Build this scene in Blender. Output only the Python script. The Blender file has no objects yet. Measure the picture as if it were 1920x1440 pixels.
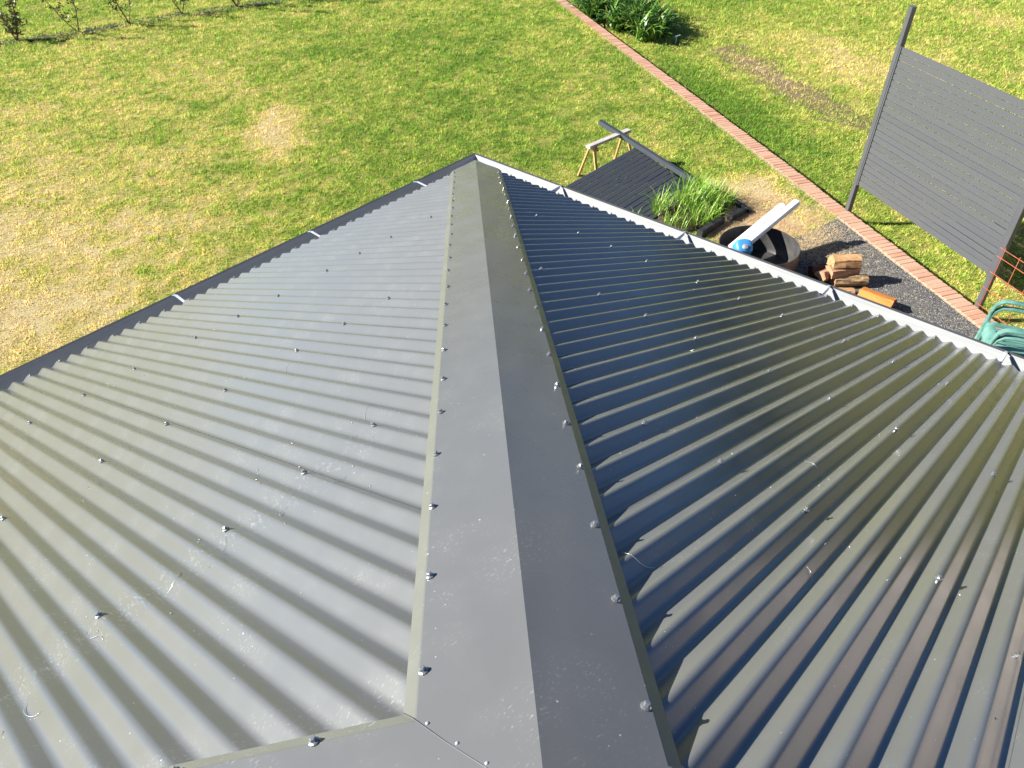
import bpy, math, random
import numpy as np
from mathutils import Vector, Matrix, Euler

random.seed(7)
rng = np.random.default_rng(11)
S = bpy.context.scene
COL = S.collection

# ---------------------------------------------------------------- camera, sky, sun, exposure
CAM = Vector((4.0245, 3.947, 2.5447))
AZ, PITCH, ROLL = 3.8718, 0.7047, -0.0135
fwd = Vector((math.cos(PITCH) * math.cos(AZ), math.cos(PITCH) * math.sin(AZ), -math.sin(PITCH)))
rgt0 = fwd.cross(Vector((0, 0, 1))).normalized()
up0 = rgt0.cross(fwd)
rgt = math.cos(ROLL) * rgt0 + math.sin(ROLL) * up0
upv = -math.sin(ROLL) * rgt0 + math.cos(ROLL) * up0
cd = bpy.data.cameras.new('camera')
cd.sensor_width = 36.0
cd.lens = 36.0 * 1452.0 / 1920.0
cd.clip_start = 0.05
cd.clip_end = 2000.0
cam = bpy.data.objects.new('camera', cd)
COL.objects.link(cam)
cam.matrix_world = Matrix((
    (rgt.x, upv.x, -fwd.x, CAM.x),
    (rgt.y, upv.y, -fwd.y, CAM.y),
    (rgt.z, upv.z, -fwd.z, CAM.z),
    (0, 0, 0, 1)))
S.camera = cam

SUN_EL = math.radians(30.5)
SHADOW_AZ = math.radians(131.0)          # the way the shadows fall
sdir = Vector((-math.cos(SHADOW_AZ) * math.cos(SUN_EL), -math.sin(SHADOW_AZ) * math.cos(SUN_EL), math.sin(SUN_EL)))
w = bpy.data.worlds.new('World')
S.world = w
w.use_nodes = True
nt = w.node_tree
sky = nt.nodes.new('ShaderNodeTexSky')
sky.sky_type = 'NISHITA'
sky.sun_disc = False
sky.sun_elevation = SUN_EL
sky.sun_rotation = math.atan2(sdir.x, sdir.y)
sky.altitude = 3000
sky.air_density = 0.9
sky.dust_density = 0.0
sky.ozone_density = 8.0
bg = nt.nodes['Background']
bg.inputs['Strength'].default_value = 0.055
nt.links.new(sky.outputs['Color'], bg.inputs['Color'])
sl = bpy.data.lights.new('sun', 'SUN')
sl.energy = 5.0
sl.angle = math.radians(0.53)
sl.color = (1.0, 0.955, 0.87)
sun = bpy.data.objects.new('sun', sl)
COL.objects.link(sun)
sun.rotation_euler = (-sdir).to_track_quat('-Z', 'Y').to_euler()
sun.location = (10, -10, 15)
S.view_settings.view_transform = 'Standard'
S.view_settings.look = 'None'
S.view_settings.exposure = 1.42
S.view_settings.gamma = 1.0
S.view_settings.use_curve_mapping = False

# ---------------------------------------------------------------- helpers
class NG:
    """small helper round a material node tree"""
    def __init__(self, name, rough=0.5, spec=0.5, metal=0.0):
        self.m = bpy.data.materials.new(name)
        self.m.use_nodes = True
        self.t = self.m.node_tree
        self.b = self.t.nodes['Principled BSDF']
        self.b.inputs['Roughness'].default_value = rough
        self.b.inputs['Specular IOR Level'].default_value = spec
        self.b.inputs['Metallic'].default_value = metal
        self._pos = None

    def n(self, kind, **kw):
        nd = self.t.nodes.new(kind)
        for k, v in kw.items():
            setattr(nd, k, v)
        return nd

    def l(self, a, b):
        self.t.links.new(a, b)

    def pos(self, scale=(1, 1, 1), rot=(0, 0, 0)):
        g = self.n('ShaderNodeNewGeometry')
        mp = self.n('ShaderNodeMapping')
        mp.inputs['Scale'].default_value = scale
        mp.inputs['Rotation'].default_value = rot
        self.l(g.outputs['Position'], mp.inputs['Vector'])
        return mp.outputs['Vector']

    def obj(self, scale=(1, 1, 1)):
        g = self.n('ShaderNodeTexCoord')
        mp = self.n('ShaderNodeMapping')
        mp.inputs['Scale'].default_value = scale
        self.l(g.outputs['Object'], mp.inputs['Vector'])
        return mp.outputs['Vector']

    def noise(self, vec, scale, detail=4, rough=0.55, dist=0.0):
        x = self.n('ShaderNodeTexNoise')
        x.inputs['Scale'].default_value = scale
        x.inputs['Detail'].default_value = detail
        x.inputs['Roughness'].default_value = rough
        x.inputs['Distortion'].default_value = dist
        self.l(vec, x.inputs['Vector'])
        return x.outputs['Fac']

    def ramp(self, fac, stops):
        r = self.n('ShaderNodeValToRGB')
        el = r.color_ramp.elements
        while len(el) < len(stops):
            el.new(0.5)
        for e, (p, c) in zip(el, stops):
            e.position = p
            e.color = tuple(c) + (1,) if len(c) == 3 else c
        self.l(fac, r.inputs['Fac'])
        return r.outputs['Color']

    def mr(self, v, a, b, c, d):
        x = self.n('ShaderNodeMapRange')
        for i, k in enumerate((a, b, c, d)):
            x.inputs[i + 1].default_value = k
        self.l(v, x.inputs[0])
        return x.outputs[0]

    def math(self, op, a, b=None):
        x = self.n('ShaderNodeMath', operation=op)
        for i, k in enumerate((a, b)):
            if k is None:
                continue
            if isinstance(k, (int, float)):
                x.inputs[i].default_value = k
            else:
                self.l(k, x.inputs[i])
        return x.outputs[0]

    def mix(self, fac, a, b, mode='MIX'):
        x = self.n('ShaderNodeMix', data_type='RGBA', blend_type=mode)
        for k, v in ((0, fac), (6, a), (7, b)):
            if isinstance(v, (int, float)):
                x.inputs[k].default_value = v
            elif isinstance(v, tuple):
                x.inputs[k].default_value = v + (1,) if len(v) == 3 else v
            else:
                self.l(v, x.inputs[k])
        return x.outputs[2]

    def col(self, c):
        if isinstance(c, tuple):
            self.b.inputs['Base Color'].default_value = c + (1,)
        else:
            self.l(c, self.b.inputs['Base Color'])

    def bump(self, h, strength=0.3, dist=0.01):
        x = self.n('ShaderNodeBump')
        x.inputs['Strength'].default_value = strength
        x.inputs['Distance'].default_value = dist
        self.l(h, x.inputs['Height'])
        self.l(x.outputs['Normal'], self.b.inputs['Normal'])


class MB:
    """collects verts and faces for one mesh"""
    def __init__(self):
        self.v = []
        self.f = []
        self.mi = []
        self.M = None

    def pt(self, p):
        p = Vector(p)
        if self.M is not None:
            p = self.M @ p
        self.v.append(p)
        return len(self.v) - 1

    def face(self, idx, mi=0):
        self.f.append(tuple(idx))
        self.mi.append(mi)

    def box(self, c, sx, sy, sz, ax=None, mi=0, bev=0.0):
        """oriented box, centre c, half axes from ax (3 unit vectors)"""
        c = Vector(c)
        if ax is None:
            ax = (Vector((1, 0, 0)), Vector((0, 1, 0)), Vector((0, 0, 1)))
        X, Y, Z = [Vector(a) for a in ax]
        hx, hy, hz = sx / 2, sy / 2, sz / 2
        if bev <= 0:
            ids = [self.pt(c + X * hx * a + Y * hy * b + Z * hz * d) for d in (-1, 1) for b in (-1, 1) for a in (-1, 1)]
            for q in ((0, 2, 3, 1), (4, 5, 7, 6), (0, 1, 5, 4), (2, 6, 7, 3), (0, 4, 6, 2), (1, 3, 7, 5)):
                self.face([ids[i] for i in q], mi)
            return
        # chamfered section in YZ, extruded along X
        sec = []
        for a, b in ((-1, -1), (1, -1), (1, 1), (-1, 1)):
            if a * b > 0:
                sec += [(a * (hy - bev), b * hz), (a * hy, b * (hz - bev))]
            else:
                sec += [(a * hy, b * (hz - bev)), (a * (hy - bev), b * hz)]
        sec = sorted(sec, key=lambda q: math.atan2(q[1] / hz, q[0] / hy))
        self.prism([c - X * hx, c + X * hx], [[Y * q[0] + Z * q[1] for q in sec]] * 2, mi)

    def prism(self, centres, sections, mi=0, cap=True, closed=True):
        rings = []
        for c, sec in zip(centres, sections):
            rings.append([self.pt(Vector(c) + q) for q in sec])
        n = len(rings[0])
        for a, b in zip(rings[:-1], rings[1:]):
            for i in range(n if closed else n - 1):
                j = (i + 1) % n
                self.face((a[i], a[j], b[j], b[i]), mi)
        if cap and closed:
            self.face(list(reversed(rings[0])), mi)
            self.face(rings[-1], mi)

    def tube(self, pts, r, n=8, mi=0, cap=True):
        pts = [Vector(p) for p in pts]
        rr = r if isinstance(r, (list, tuple)) else [r] * len(pts)
        secs = []
        prev = None
        for i, p in enumerate(pts):
            t = (pts[min(i + 1, len(pts) - 1)] - pts[max(i - 1, 0)]).normalized()
            ref = prev if prev is not None else (Vector((0, 0, 1)) if abs(t.z) < 0.9 else Vector((1, 0, 0)))
            a = (ref - t * ref.dot(t)).normalized()
            prev = a
            b = t.cross(a)
            secs.append([(a * math.cos(2 * math.pi * k / n) + b * math.sin(2 * math.pi * k / n)) * rr[i] for k in range(n)])
        self.prism(pts, secs, mi, cap)

    def build(self, name, mats, parent=None, smooth=False, base=None, auto=None):
        off = Vector((0, 0, 0))
        if parent is not None:
            off = Vector(parent['_base']) if '_base' in parent else Vector((0, 0, 0))
        elif base is not None:
            off = Vector(base)
        me = bpy.data.meshes.new(name)
        me.from_pydata([tuple(p - off) for p in self.v], [], self.f)
        if not isinstance(mats, (list, tuple)):
            mats = [mats]
        for m in mats:
            me.materials.append(m)
        if len(mats) > 1:
            me.polygons.foreach_set('material_index', self.mi)
        if smooth:
            me.polygons.foreach_set('use_smooth', [True] * len(self.f))
            if auto is not None:
                me.set_sharp_from_angle(angle=math.radians(auto))
        me.update()
        o = bpy.data.objects.new(name, me)
        COL.objects.link(o)
        if parent is not None:
            o.parent = parent
            o['_base'] = list(off)
        else:
            o.location = off
            o['_base'] = list(off)
        return o


def thing(name, base, label, cat, group=None):
    o = bpy.data.objects.new(name, None)
    o.empty_display_size = 0.2
    COL.objects.link(o)
    o.location = base
    o['_base'] = list(base)
    o['label'] = label
    o['category'] = cat
    if group:
        o['group'] = group
    return o


def tag(o, label, cat, group=None, kind=None):
    if label:
        o['label'] = label
    if cat:
        o['category'] = cat
    if group:
        o['group'] = group
    if kind:
        o['kind'] = kind
    return o


def child_copy(mesh_obj_data, name, parent, loc, rot=None, scale=1.0):
    o = bpy.data.objects.new(name, mesh_obj_data)
    COL.objects.link(o)
    o.parent = parent
    o.location = Vector(loc) - Vector(parent['_base'])
    if rot is not None:
        o.rotation_euler = rot
    o.scale = (scale,) * 3 if isinstance(scale, (int, float)) else scale
    return o


# value noise in numpy
_perm = np.random.default_rng(3).random((256, 256))
def vnoise(x, y, s):
    x = np.asarray(x) * s + 1000.3
    y = np.asarray(y) * s + 1000.7
    xi = np.floor(x).astype(int); yi = np.floor(y).astype(int)
    fx = x - xi; fy = y - yi
    fx = fx * fx * (3 - 2 * fx); fy = fy * fy * (3 - 2 * fy)
    g = lambda a, b: _perm[a & 255, b & 255]
    return (g(xi, yi) * (1 - fx) + g(xi + 1, yi) * fx) * (1 - fy) + (g(xi, yi + 1) * (1 - fx) + g(xi + 1, yi + 1) * fx) * fy
def fbm(x, y, s, o=4):
    r = 0; a = 0.5; tot = 0
    for k in range(o):
        r = r + a * vnoise(x + 17.1 * k, y - 9.3 * k, s * 2 ** k); tot += a; a *= 0.55
    return r / tot

# ---------------------------------------------------------------- site frame
GZ = -2.60                       # lawn on the house side of the brick border
RZ = -2.80                       # lawn beyond it, a small step lower
BO = np.array([-4.89, 2.95])     # a point of the border's centre line
BA = math.radians(58.2)
BD = np.array([math.cos(BA), math.sin(BA)])
BN = np.array([BD[1], -BD[0]])   # towards the house
def sw(x, y):
    dx = np.asarray(x) - BO[0]; dy = np.asarray(y) - BO[1]
    return dx * BD[0] + dy * BD[1], dx * BN[0] + dy * BN[1]
def xy(s, wv):
    return BO[0] + s * BD[0] + wv * BN[0], BO[1] + s * BD[1] + wv * BN[1]

def dryness(x, y):
    """0 lush .. 1 straw / bare; the lawn's own patches"""
    x = np.asarray(x, float); y = np.asarray(y, float)
    s, wv = sw(x, y)
    d = 0.37 + 0.34 * (fbm(x, y, 0.40, 3) - 0.5) + 0.30 * (fbm(x + 40, y, 2.1, 3) - 0.5) + 0.55 * (fbm(x, y + 30, 6.0, 2) - 0.5)
    def blob(cx, cy, rx, ry, ang, amp):
        c, q = math.cos(ang), math.sin(ang)
        u = ((x - cx) * c + (y - cy) * q) / rx
        v = (-(x - cx) * q + (y - cy) * c) / ry
        wob = 0.8 * (fbm(x + cx, y + cy, 1.1, 3) - 0.5)
        return amp * np.clip(1.25 - np.sqrt(u * u + v * v) + wob, 0, 1)
    d = d + blob(1.4, -6.4, 2.3, 2.2, 0.4, 0.46) + blob(2.6, -4.9, 1.4, 1.0, 0.0, 0.34)
    d = d + blob(-2.85, -7.45, 1.45, 0.50, 0.93, 0.58)
    d = d + blob(-0.3, -9.8, 3.6, 2.6, 0.3, 0.26)
    d = d + blob(-5.75, -0.05, 0.95, 0.75, 1.0, 0.75)
    d = d + blob(-5.0, 0.2, 0.8, 0.6, 0.6, 0.6)
    d = d - blob(-4.6, -5.2, 2.6, 3.0, 0.0, 0.16) - blob(-7.5, -8.0, 3.0, 4.0, 0.0, 0.10)
    # beyond the border
    d = np.where(wv < 0, 0.40 + (d - 0.34) * 0.8, d)
    r = np.where(wv < 0, 1.0, 0.0)
    d = d - r * blob(-8.9, -2.2, 0.75, 3.4, -0.54, 0.42)
    d = d + r * blob(-11.2, -2.9, 0.30, 1.9, -0.5, 0.42) + r * blob(-12.8, -1.2, 1.8, 3.4, -0.5, 0.20)
    d = d + r * blob(-18.0, -0.6, 0.6, 1.0, -0.3, 0.2) - r * blob(-15.5, -6.0, 2.0, 4.0, 0, 0.18)
    return np.clip(d, 0, 1)

# ---------------------------------------------------------------- materials
def paint_steel(name, base, rough, wav=0.0, wscale=3.0, scuff=0.5, rowmarks=False, spec=0.5):
    g = NG(name, rough, spec)
    p = g.pos()
    big = g.noise(p, 5.5, 3, 0.6)
    # dust film
    c = g.mix(g.mr(big, 0.45, 0.85, 0.0, 0.12 * scuff), tuple(base), (0.40, 0.40, 0.38))
    # metal swarf and dust specks
    vor = g.n('ShaderNodeTexVoronoi'); vor.inputs['Scale'].default_value = 44
    g.l(p, vor.inputs['Vector'])
    sep = g.n('ShaderNodeSeparateColor'); g.l(vor.outputs['Color'], sep.inputs[0])
    size = g.mr(sep.outputs[1], 0.40, 1, 0.0, 0.085)
    dot = g.math('LESS_THAN', vor.outputs['Distance'], size)
    dot = g.math('MULTIPLY', g.math('MULTIPLY', dot, g.mr(big, 0.36, 0.6, 0.1, 1.0)), min(1.0, scuff))
    # short scratches in patches
    scr = g.noise(g.pos((120, 300, 120), (0, 0, 0.7)), 1.0, 1, 0.5, 0.4)
    sc = g.math('MULTIPLY', g.mr(scr, 0.62, 0.74, 0.0, 0.38 * scuff), g.mr(big, 0.53, 0.68, 0.0, 1.0))
    if rowmarks:
        # faint pale bluish marks beside the upper fixing row
        sepx = g.n('ShaderNodeSeparateXYZ'); gg = g.n('ShaderNodeNewGeometry')
        g.l(gg.outputs['Position'], sepx.inputs[0])
        dv = g.math('ABSOLUTE', g.math('SUBTRACT', sepx.outputs[1], 2.70))
        b1 = g.math('MULTIPLY', g.mr(dv, 0.0, 0.10, 1.0, 0.0), g.mr(sepx.outputs[0], 3.1, 3.4, 0.0, 1.0))
        streaks = g.mr(g.noise(g.pos((150, 50, 90)), 1.0, 3, 0.7, 0.5), 0.55, 0.80, 0.0, 0.30)
        sc = g.math('MAXIMUM', sc, g.math('MULTIPLY', streaks, b1))
    c = g.mix(g.math('MAXIMUM', dot, sc), c, (0.66, 0.69, 0.72))
    g.col(c)
    g.l(g.mr(big, 0.3, 0.7, rough - 0.04, rough + 0.07), g.b.inputs['Roughness'])
    if wav > 0:
        g.bump(g.noise(p, wscale, 1, 0.5), 1.0, wav)
    return g.m

M_ROOF = paint_steel('corrugated steel paint', (0.128, 0.132, 0.128), 0.185, 0.0, 4.0, 0.42, True)
M_CAP = paint_steel('flashing steel paint', (0.120, 0.122, 0.121), 0.27, 0.0, 3.2, 0.40)
M_LIP = paint_steel('flashing edge paint', (0.135, 0.140, 0.120), 0.36, 0.004, 9.0, 0.4)
def simple(name, c, rough=0.5, spec=0.5, metal=0.0, var=0.12, scale=8.0, bump=0.0, bscale=40.0):
    g = NG(name, rough, spec, metal)
    p = g.pos()
    f = g.mr(g.noise(p, scale, 5, 0.6), 0.3, 0.7, 0.0, 1.0)
    lo = tuple(max(0, k * (1 - var)) for k in c); hi = tuple(min(1, k * (1 + var)) for k in c)
    g.col(g.mix(f, lo, hi))
    if bump > 0:
        g.bump(g.noise(g.pos(), bscale, 4), 0.6, bump)
    return g.m

def gutter_lining():
    g = NG('pale gutter lining', 0.42, 0.5)
    st = g.noise(g.pos((1.2, 1.2, 60)), 3.0, 4, 0.6)
    dirt = g.noise(g.pos(), 14.0, 5, 0.65)
    c = g.mix(g.mr(st, 0.35, 0.7, 0, 1), (0.28, 0.29, 0.295), (0.36, 0.37, 0.375))
    c = g.mix(g.mr(dirt, 0.55, 0.8, 0, 0.35), c, (0.40, 0.39, 0.35))
    g.col(c)
    return g.m
M_GUTIN = gutter_lining()
M_GUTOUT = simple('charcoal gutter paint', (0.06, 0.062, 0.066), 0.35)
M_STRAP = simple('white gutter strap', (0.48, 0.51, 0.56), 0.35)
M_FILM = simple('blue protective film', (0.16, 0.34, 0.60), 0.25)
M_SCREW = simple('zinc screw', (0.34, 0.35, 0.36), 0.28, 0.5, 0.7, 0.1, 200)
M_WALL = simple('rendered wall', (0.42, 0.38, 0.33), 0.85, 0.3, 0, 0.1, 6, 0.004)
def slat_paint(name, c, rough):
    g = NG(name, rough, 0.5)
    oi = g.n('ShaderNodeObjectInfo')
    k = g.math('ADD', g.mr(oi.outputs['Random'], 0, 1, 0.0, 0.6), g.mr(g.noise(g.pos(), 9.0, 5, 0.65), 0.3, 0.8, 0.0, 0.4))
    col = g.mix(k, tuple(v * 0.94 for v in c), tuple(v * 1.06 for v in c))
    col = g.mix(g.mr(g.noise(g.pos((3, 3, 40)), 3.0, 4, 0.7), 0.58, 0.85, 0, 0.18), col, (0.30, 0.28, 0.25))
    g.col(col)
    return g.m
M_FENCE = slat_paint('charcoal fence paint', (0.080, 0.084, 0.090), 0.38)
M_FENCEPOST = simple('charcoal post paint', (0.078, 0.081, 0.087), 0.40, 0.5, 0, 0.06, 5)
M_DARKTUBE = simple('slate grey tube paint', (0.085, 0.098, 0.112), 0.3, 0.5, 0, 0.08, 6)
M_DECK = slat_paint('slate slat paint', (0.064, 0.070, 0.086), 0.42)
M_MESH = simple('red oxide steel', (0.34, 0.085, 0.045), 0.7, 0.3, 0, 0.3, 25)
M_RIVET = simple('rivet', (0.6, 0.62, 0.64), 0.25, 0.5, 0.6)

def brick_mat():
    g = NG('salmon paver brick', 0.85, 0.25)
    oi = g.n('ShaderNodeObjectInfo')
    c = g.ramp(oi.outputs['Random'], [(0.0, (0.42, 0.215, 0.14)), (0.35, (0.47, 0.265, 0.18)), (0.8, (0.49, 0.29, 0.20)), (1.0, (0.42, 0.18, 0.11))])
    sp = g.noise(g.pos(), 120.0, 4, 0.7)
    c = g.mix(g.mr(sp, 0.45, 0.75, 0, 0.35), c, (0.50, 0.38, 0.27))
    d = g.noise(g.pos(), 5.0, 5, 0.6)
    c = g.mix(g.mr(d, 0.5, 0.8, 0, 0.4), c, (0.52, 0.36, 0.25))
    g.col(c)
    g.bump(sp, 0.5, 0.003)
    return g.m
M_BRICK = brick_mat()
M_PALEBRICK = simple('grey paver', (0.45, 0.42, 0.38), 0.85, 0.2, 0, 0.12, 60)
M_MORTAR = simple('sandy mortar', (0.44, 0.32, 0.215), 0.95, 0.1, 0, 0.2, 40, 0.006, 60)

def ground_mat(name, seed=0.0):
    g = NG(name, 0.95, 0.15)
    at = g.n('ShaderNodeAttribute', attribute_name='dry')
    p = g.pos()
    n1 = g.noise(p, 34.0, 5, 0.7)
    n2 = g.noise(p, 5.0, 4, 0.6)
    d = g.math('ADD', at.outputs['Fac'], g.mr(n2, 0.3, 0.7, -0.16, 0.16))
    c = g.ramp(d, [(0.0, (0.115, 0.175, 0.020)), (0.35, (0.27, 0.28, 0.055)), (0.65, (0.45, 0.385, 0.135)), (1.0, (0.58, 0.46, 0.25))])
    c = g.mix(g.mr(n1, 0.35, 0.7, 0.5, 0.0), c, (0.12, 0.115, 0.045))
    g.col(c)
    g.bump(g.noise(g.pos(), 55.0, 4, 0.7), 0.8, 0.02)
    return g.m
M_LAWN = ground_mat('lawn floor')

def blade_mat(name, trans=0.35):
    g = NG(name, 0.55, 0.25)
    at = g.n('ShaderNodeAttribute', attribute_name='tint')
    g.col(at.outputs['Color'])
    tr = g.n('ShaderNodeBsdfTranslucent')
    g.l(at.outputs['Color'], tr.inputs['Color'])
    mx = g.n('ShaderNodeMixShader'); mx.inputs[0].default_value = trans
    g.l(g.b.outputs[0], mx.inputs[1]); g.l(tr.outputs[0], mx.inputs[2])
    g.l(mx.outputs[0], g.t.nodes['Material Output'].inputs['Surface'])
    return g.m
M_BLADE = blade_mat('grass blades', 0.42)
M_LEAF = blade_mat('leaf tissue', 0.18)
M_LEAF.node_tree.nodes['Principled BSDF'].inputs['Roughness'].default_value = 0.36
M_LEAF.node_tree.nodes['Principled BSDF'].inputs['Specular IOR Level'].default_value = 0.5

def gravel_mat():
    g = NG('grey gravel bed', 0.95, 0.2)
    p = g.pos()
    v = g.n('ShaderNodeTexVoronoi'); v.inputs['Scale'].default_value = 75
    g.l(p, v.inputs['Vector'])
    sep = g.n('ShaderNodeSeparateColor'); g.l(v.outputs['Color'], sep.inputs[0])
    c = g.ramp(sep.outputs[0], [(0.0, (0.055, 0.055, 0.058)), (0.6, (0.13, 0.128, 0.125)), (0.9, (0.20, 0.19, 0.18)), (1.0, (0.42, 0.36, 0.27))])
    c = g.mix(g.mr(g.noise(g.pos(), 2.2, 4), 0.5, 0.75, 0.0, 0.35), c, (0.20, 0.165, 0.11))
    g.col(c)
    g.bump(v.outputs['Distance'], 0.8, 0.012)
    return g.m
M_GRAVEL = gravel_mat()
M_PAVE = simple('pinkish concrete', (0.62, 0.48, 0.42), 0.8, 0.25, 0, 0.08, 3.0, 0.002, 60)
M_MULCHSHADE = simple('mulch_with_shade', (0.055, 0.045, 0.03), 0.95, 0.1, 0, 0.5, 30, 0.02, 50)  # brown ground cover, darkened to carry the sapling row's shadow

# ---------------------------------------------------------------- ground sheets
def sheet(name, S1, W1, z, mat, zfun=None):
    """grid in border-aligned coordinates, with the dryness stored per vertex"""
    ss, ww = np.meshgrid(S1, W1, indexing='ij')
    X, Y = xy(ss, ww)
    Z = np.full_like(X, z)
    if zfun is not None:
        Z = Z + zfun(X, Y)
    nS, nW = ss.shape
    co = np.stack([X, Y, Z], -1).reshape(-1, 3)
    i = np.arange((nS - 1) * (nW - 1)); a = (i // (nW - 1)) * nW + i % (nW - 1)
    quads = np.stack([a, a + nW, a + nW + 1, a + 1], -1)
    # face up
    me = bpy.data.meshes.new(name)
    me.vertices.add(len(co)); me.vertices.foreach_set('co', co.ravel())
    me.loops.add(quads.size); me.loops.foreach_set('vertex_index', quads[:, ::-1].ravel() if z is None else quads.ravel())
    me.polygons.add(len(quads))
    me.polygons.foreach_set('loop_start', np.arange(0, quads.size, 4))
    me.polygons.foreach_set('loop_total', np.full(len(quads), 4))
    me.update(calc_edges=True)
    at = me.attributes.new('dry', 'FLOAT', 'POINT')
    at.data.foreach_set('value', dryness(co[:, 0], co[:, 1]).astype(np.float32))
    me.materials.append(mat)
    if me.polygons[0].normal.z < 0:
        me.flip_normals()
    o = bpy.data.objects.new(name, me)
    COL.objects.link(o)
    return o

def spaced(a, b, step, far, n=14):
    mid = np.arange(a, b + 1e-6, step)
    k = np.linspace(0, 1, n + 1)[1:]
    out = lambda e, f: e + (f - e) * k ** 2.5
    return np.concatenate([out(a, -far)[::-1], mid, out(mid[-1], far)])

und = lambda X, Y: 0.0
lawn_s = spaced(-24, 6, 0.25, 420)
o = sheet('ground', spaced(-26, 10, 0.3, 600), spaced(-16, 10, 0.3, 600), RZ, M_LAWN)
tag(o, None, None, kind='structure')
ww_ = np.concatenate([np.arange(0.0, 20.01, 0.25), 20 + (np.linspace(0, 1, 12)[1:] ** 2.2) * 300])
o = sheet('lawn', lawn_s, ww_, GZ, M_LAWN)
tag(o, None, None, kind='structure')
# gravel strip with a ragged outline
def ragged(name, pts, z, mat, step=0.08, amp=0.05, kind='structure'):
    P = [Vector((p[0], p[1], 0)) for p in pts]
    out = []
    for a, b in zip(P, P[1:] + P[:1]):
        n = max(1, int((b - a).length / step))
        t = (b - a).normalized(); nn = Vector((-t.y, t.x, 0))
        for k in range(n):
            q = a.lerp(b, k / n)
            q = q + nn * amp * float(2 * fbm(q.x, q.y, 3.0, 3) - 1) * 2.0
            out.append((q.x, q.y, z))
    me = bpy.data.meshes.new(name)
    me.from_pydata(out, [], [tuple(range(len(out)))])
    me.update()
    if me.polygons[0].normal.z < 0:
        me.flip_normals()
    me.materials.append(mat)
    o = bpy.data.objects.new(name, me)
    COL.objects.link(o)
    o['kind'] = kind
    return o
GRAVEL_POLY = [xy(-2.25, 0.10), xy(2.9, 0.10), xy(4.2, 3.2), xy(3.6, 6.0), xy(-0.9, 4.2), xy(-2.0, 1.9), xy(-1.95, 0.9)]
ragged('gravel_path', GRAVEL_POLY, GZ + 0.006, M_GRAVEL)
# ---------------------------------------------------------------- brick border
edge = thing('brick_border', (BO[0], BO[1], GZ), 'long border of salmon header bricks laid flush along the lawn edge', 'brick edging')
bm_ = MB(); bm_.box((0, 0, 0), 0.23, 0.074, 0.11, bev=0.007)
bdat = bm_.build('brick', M_BRICK)
bmesh_brick = bdat.data
bpy.data.objects.remove(bdat)
bm2 = MB(); bm2.box((0, 0, 0), 0.23, 0.074, 0.11, bev=0.007)
t2 = bm2.build('brick', M_PALEBRICK); bmesh_pale = t2.data; bpy.data.objects.remove(t2)
nb = 0
s_ = 2.70
pitch_b = 0.0825
while s_ > -15.6:
    off = 0.10 * math.sin(s_ * 0.33) * (1 if s_ < -3 else 0.25) * 0.5
    x, y = xy(s_, 0.0 + off * 0.5)
    o = child_copy(bmesh_pale if abs(s_ + 13.2) < 0.05 else bmesh_brick, 'brick', edge,
                   (x + random.uniform(-.004, .004), y + random.uniform(-.004, .004), GZ - 0.037 + random.uniform(-0.004, 0.004)),
                   Euler((random.gauss(0, .012), random.gauss(0, .012), BA - math.pi / 2 + random.gauss(0, 0.012))))
    s_ -= pitch_b
    nb += 1
mo = MB()
ns = 150
def strip(mb, f_w0, f_w1, z0, z1, s0, s1, n):
    ids = []
    for k in range(n + 1):
        s = s0 + (s1 - s0) * k / n
        a = xy(s, f_w0(s)); b = xy(s, f_w1(s))
        ids.append((mb.pt((a[0], a[1], z0)), mb.pt((b[0], b[1], z1))))
    for p, q in zip(ids[:-1], ids[1:]):
        mb.face((p[0], q[0], q[1], p[1]))
strip(mo, lambda s: -0.112, lambda s: 0.10, GZ + 0.0125, GZ + 0.0125, -15.6, 2.75, 60)
strip(mo, lambda s: 0.10, lambda s: 0.150 + 0.035 * float(fbm(s, 0.3, 4.0, 3)), GZ + 0.011, GZ + 0.002, -15.6, 2.75, 420)
strip(mo, lambda s: -0.112, lambda s: -0.113, GZ + 0.0125, RZ - 0.02, -15.6, 2.75, 10)
mo.build('mortar_bed', M_MORTAR, edge)

# ---------------------------------------------------------------- house: corrugated hip roof
A = 3.728            # half width (eave line to ridge, in plan)
WID = 2 * A
LEN = 11.2
TP = 0.4201
PIT = 0.0762
cosr = 1 / math.sqrt(1 + TP * TP)
house = thing('house', (0, 0, GZ), 'house with a grey corrugated steel hip roof, capped hip and pale-lined gutters', 'house')

slopes = {
    'S': dict(L=WID, u0=0.337 - 0.008, map=lambda u, v: (u, v), n=Vector((0, -TP, 1)).normalized()),
    'W': dict(L=LEN, u0=0.395 - 0.010, map=lambda u, v: (v, u), n=Vector((-TP, 0, 1)).normalized()),
    'E': dict(L=LEN, u0=0.31, map=lambda u, v: (WID - v, u), n=Vector((TP, 0, 1)).normalized()),
    'N': dict(L=WID, u0=0.337, map=lambda u, v: (u, LEN - v), n=Vector((0, TP, 1)).normalized()),
}
DEPTH = 0.0176
def profile(ph):
    """corrugation height below the crest: straight flanks joined by short arcs"""
    t = abs((ph + 0.5) % 1.0 - 0.5)             # 0 at the crest, 0.5 in the valley
    a = 0.115
    k = DEPTH / (0.5 - a)
    if t < a:
        y = k * t * t / (2 * a)
    elif t < 0.5 - a:
        y = k * (a / 2 + (t - a))
    else:
        q = 0.5 - t
        y = DEPTH - k * q * q / (2 * a)
    return -y
def P(sl, u, v, h=0.0):
    d = slopes[sl]
    x, y = d['map'](u, v)
    return Vector((x, y, v * TP)) + d['n'] * h
def PV(sl, u, v, h=0.0):
    x, y = slopes[sl]['map'](u, v)
    return Vector((x, y, v * TP + h / cosr))
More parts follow.
